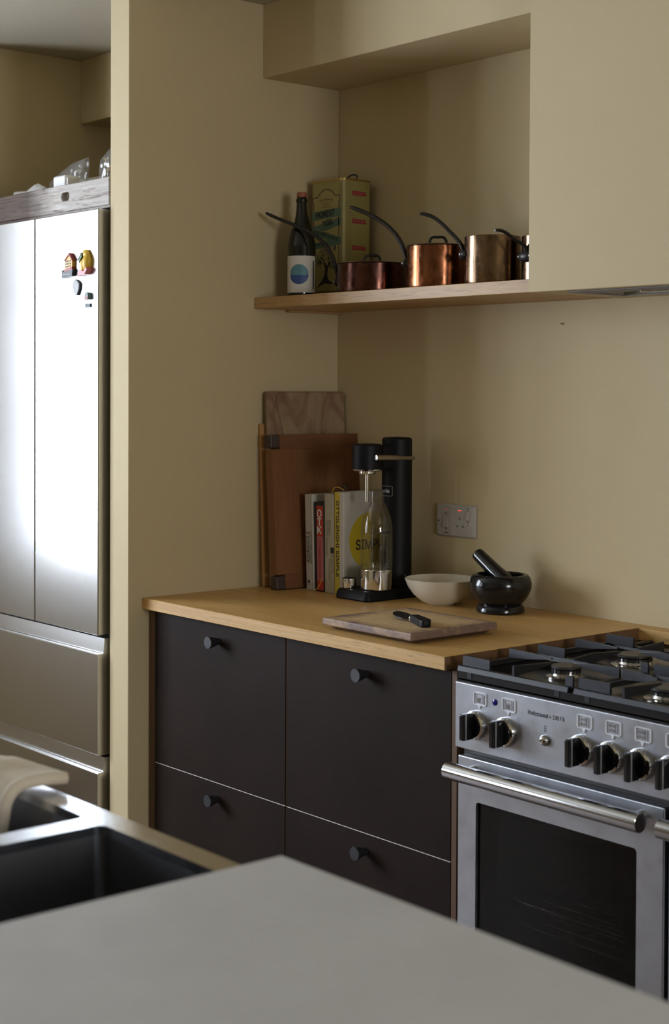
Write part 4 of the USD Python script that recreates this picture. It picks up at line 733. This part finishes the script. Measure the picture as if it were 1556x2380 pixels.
worn = M('worn_board', {'g': ('geometry', {}), 'm': ('mapping', dict(scale=(1, 1, 1))), 'a': ('noise_texture', dict(scale=9, detail=6, roughness=0.7)), 'f': ('noise_texture', dict(scale=90, detail=3)),
    'sx': ('separate_xyz', {}), 'dx': ('math', dict(math_type='subtract', value2=0.85)), 'dy': ('math', dict(math_type='subtract', value2=-0.505)), 'ax': ('math', dict(math_type='absolute')), 'ay': ('math', dict(math_type='absolute')),
    'kx': ('math', dict(math_type='multiply', value2=1 / 0.15)), 'ky': ('math', dict(math_type='multiply', value2=1 / 0.132)), 'mx': ('math', dict(math_type='maximum')), 'na': ('math', dict(math_type='multiply_add', value2=0.8, value3=-0.40)), 'ad': ('math', dict(math_type='add')),
    'r': ('rgb_ramp', dict(ramp=[(0.66, (0.62, 0.44, 0.225)), (0.88, (0.43, 0.29, 0.16)), (1.0, (0.20, 0.13, 0.10))])), 'o': ('mix_color', dict(blend_type='multiply', fac=0.45)), 'fr': ('rgb_ramp', dict(ramp=[(0.3, (0.55, 0.5, 0.48)), (0.7, (1, 1, 1))])),
    'b': ('bump', dict(strength=0.3, distance=0.002)), 'p': ('principled_bsdf', dict(roughness=0.6))},
    [('g.position', 'm.vector'), ('m.vector', 'a.vector'), ('m.vector', 'f.vector'), ('g.position', 'sx.vector'), ('sx.x', 'dx.value1'), ('sx.y', 'dy.value1'), ('dx.value', 'ax.value1'), ('dy.value', 'ay.value1'), ('ax.value', 'kx.value1'), ('ay.value', 'ky.value1'),
     ('kx.value', 'mx.value1'), ('ky.value', 'mx.value2'), ('a.fac', 'na.value1'), ('mx.value', 'ad.value1'), ('na.value', 'ad.value2'), ('ad.value', 'r.fac'), ('r.color', 'o.a'), ('f.fac', 'fr.fac'), ('fr.color', 'o.b'), ('o.result', 'p.base_color'), ('f.fac', 'b.height'), ('b.normal', 'p.normal')], 'p.BSDF')
obj('slab', rbox(cb0, cb1, cd0, cd1, 0.9185, 0.9360, 0.004), worn, t, smooth=30)
dkw = wood('dark_batten', (0.12, 0.075, 0.05), (0.07, 0.04, 0.028), 'y')
obj('batten', trimesh.convex.convex_hull(np.array([(x, y, z) for z, d in ((0.9104, 0.022), (0.9183, 0.010)) for x in (cb0 + d, cb1 - d) for y in (cd0 + d, cd1 - d)])), dkw, t)
kz = 0.9365
t = thing('kitchen_knife', 'small black-handled kitchen knife lying on the flat chopping board', 'knife', (0.9, -0.52, kz))
k0 = np.array([0.772, -0.470, kz]); kd = np.array([0.975, -0.5555, kz]) - k0; KL = np.linalg.norm(kd); kd /= KL; kn = np.array([-kd[1], kd[0], 0]); kn = -kn
K = lambda m, dz=0.0: place(m, k0 + Z * dz, kd, -kn, Z)
obj('blade', K(extrude(P([(0, 0.002), (0.010, 0.010), (0.030, 0.0155), (0.070, 0.0165), (0.114, 0.014), (0.114, -0.012), (0.108, -0.022), (0.080, -0.026), (0.045, -0.023), (0.015, -0.012)]), 0.0018), 0.006), plain('blade_steel', (0.10, 0.10, 0.11), 0.35, 1.0), t)
obj('bolster', K(rbox(0.111, 0.119, -0.009, 0.0125, 0.0005, 0.0125, 0.003, 1)), chrome, t, smooth=30)
hp_ = np.vstack([[(x, yy, zz) for yy in (c - wd, c + wd) for zz in (0.0005, 0.0165)] for x, c, wd in ((0.118, 0.002, 0.009), (0.142, 0.002, 0.0095), (0.186, 0.0, 0.0125), (0.203, -0.001, 0.0125), (0.210, -0.002, 0.007))])
hm = trimesh.convex.convex_hull(hp_); hm = trimesh.Trimesh(*trimesh.remesh.subdivide_to_size(hm.vertices, hm.faces, 0.006)); hm.merge_vertices(); trimesh.smoothing.filter_taubin(hm, iterations=18)
obj('handle', K(hm), black_soft, t, smooth=True)

# ================================================================== ISLAND WITH SINK
IZ, SKZ = 0.95, 0.91
conc = plain('grey_worktop', (0.64, 0.64, 0.635), 0.5, var=0.12, vscale=4.5, rvar=0.06)
t = thing('island', 'grey-topped kitchen island in the foreground', 'island', (2.85, -2.28, 0.0))
obj('worktop', cbox(2.112, 3.55, -2.72, -1.857, 0.925, IZ, 0.002), conc, t)
obj('carcass', box(2.13, 3.53, -2.68, -1.88, 0.0, 0.924), laminate, t)
t = thing('sink_cabinet', 'brown base unit carrying the sink beside the island', 'cabinet', (1.7, -2.26, 0.0))
obj('carcass', cut(box(1.27, 2.108, -2.42, -1.86, 0.0, 0.895), box(1.30, 2.08, -2.40, -1.865, 0.66, 1.0)), laminate, t)
sink_rim = plain('sink_rim_steel', (0.72, 0.74, 0.78), 0.17, 1.0, rvar=0.04, vscale=10); sink_in = plain('sink_bowl_steel', (0.30, 0.30, 0.31), 0.34, 1.0)
t = thing('kitchen_sink', 'double-bowl dark steel sink set into the unit at lower left', 'sink', (1.7, -2.13, SKZ))
def bowl_poly(x0, x1): return rrect(x0, x1, -2.36, -1.8735, 0.014)
o1, o2 = bowl_poly(1.345, 1.7205), bowl_poly(1.763, 2.062)
deck = rrect(1.285, 2.105, -2.405, -1.836, 0.006)
obj('rim', place(extrude(deck.difference(o1).difference(o2), 0.012), (0, 0, SKZ - 0.012), X, Y, Z), sink_rim, t, smooth=30)
for o in (o1, o2):
    wall = o.buffer(0.0015).difference(o)
    b = obj('bowl', cat_(place(extrude(wall, 0.205), (0, 0, SKZ - 0.217), X, Y, Z), place(extrude(o.buffer(0.0015), 0.002), (0, 0, SKZ - 0.219), X, Y, Z)), sink_in, t, smooth=40)
    c = o.centroid; obj('drain', lathe([(0, 0), (0.045, 0), (0.045, 0.002), (0.03, 0.003), (0.02, 0.001), (0, 0.001)], 32, (c.x, c.y, SKZ - 0.2168)), chrome, b, smooth=30)
# towel folded over the rear rim of the left bowl
tw = plain('towel_cloth', (0.72, 0.63, 0.49), 0.9, bump=0.4, bscale=500, var=0.12, vscale=14)
t = thing('tea_towel', 'folded beige towel draped over the rear rim of the sink', 'towel', (1.47, -1.87, SKZ))
path = spline([(-1.822, 0.9110), (-1.830, 0.9112), (-1.850, 0.9112), (-1.874, 0.9105), (-1.886, 0.907), (-1.893, 0.88), (-1.900, 0.82), (-1.905, 0.74)], 44)
nx = 40; xs = np.linspace(0, 1, nx); ve = []; TH = 0.0165
for i, u in enumerate(xs):
    for j, (yy, zz) in enumerate(path):
        s = j / (len(path) - 1); right = 1.590 - 0.022 * min(1, s * 2.2) - 0.16 * max(0, s - 0.5) ** 1.2; left = 1.455 + 0.01 * math.sin(s * 5)
        x = left + (right - left) * u
        d = path[min(j + 1, len(path) - 1)] - path[max(j - 1, 0)]; d /= np.linalg.norm(d); n = np.array([d[1], -d[0]])
        fold = -0.004 + 0.005 * (1 + math.sin(x * 60 + s * 3.0)) * (0.3 + abs(s - 0.3)) + 0.008 * meshkit.fbm(np.array([x * 24, s * 5, 1.0]), 3, 5) + 0.014 * (1 - u) * math.exp(-((s - 0.18) / 0.22) ** 2)
        edge = math.sqrt(max(0.0, 1 - (max(0, (u - 0.955) / 0.045)) ** 2))
        mid = TH / 2 + 0.004 + fold * 0.75
        sh = -0.30 * max(0.0, 1.56 - x) * (1 - s) ** 1.5
        for sgn in (-1, 1): ve.append((x, *(np.array([yy + sh, zz]) + n * (mid + sgn * (TH / 2) * (0.25 + 0.75 * edge)))))
ve = np.array(ve).reshape(nx, len(path), 2, 3); npth = len(path); idx = np.arange(nx * npth * 2).reshape(nx, npth, 2); fa = []
def quad(a, b, c, d): fa.extend([(a, b, c), (a, c, d)])
for i in range(nx - 1):
    for j in range(npth - 1):
        quad(idx[i, j, 1], idx[i + 1, j, 1], idx[i + 1, j + 1, 1], idx[i, j + 1, 1]); quad(idx[i, j, 0], idx[i, j + 1, 0], idx[i + 1, j + 1, 0], idx[i + 1, j, 0])
for j in range(npth - 1):
    quad(idx[0, j, 0], idx[0, j, 1], idx[0, j + 1, 1], idx[0, j + 1, 0]); quad(idx[-1, j, 0], idx[-1, j + 1, 0], idx[-1, j + 1, 1], idx[-1, j, 1])
for i in range(nx - 1):
    quad(idx[i, 0, 0], idx[i + 1, 0, 0], idx[i + 1, 0, 1], idx[i, 0, 1]); quad(idx[i, -1, 0], idx[i, -1, 1], idx[i + 1, -1, 1], idx[i + 1, -1, 0])
tm = trimesh.Trimesh(ve.reshape(-1, 3), fa, process=False); trimesh.repair.fix_normals(tm)
obj('cloth', tm, tw, t, smooth=True)
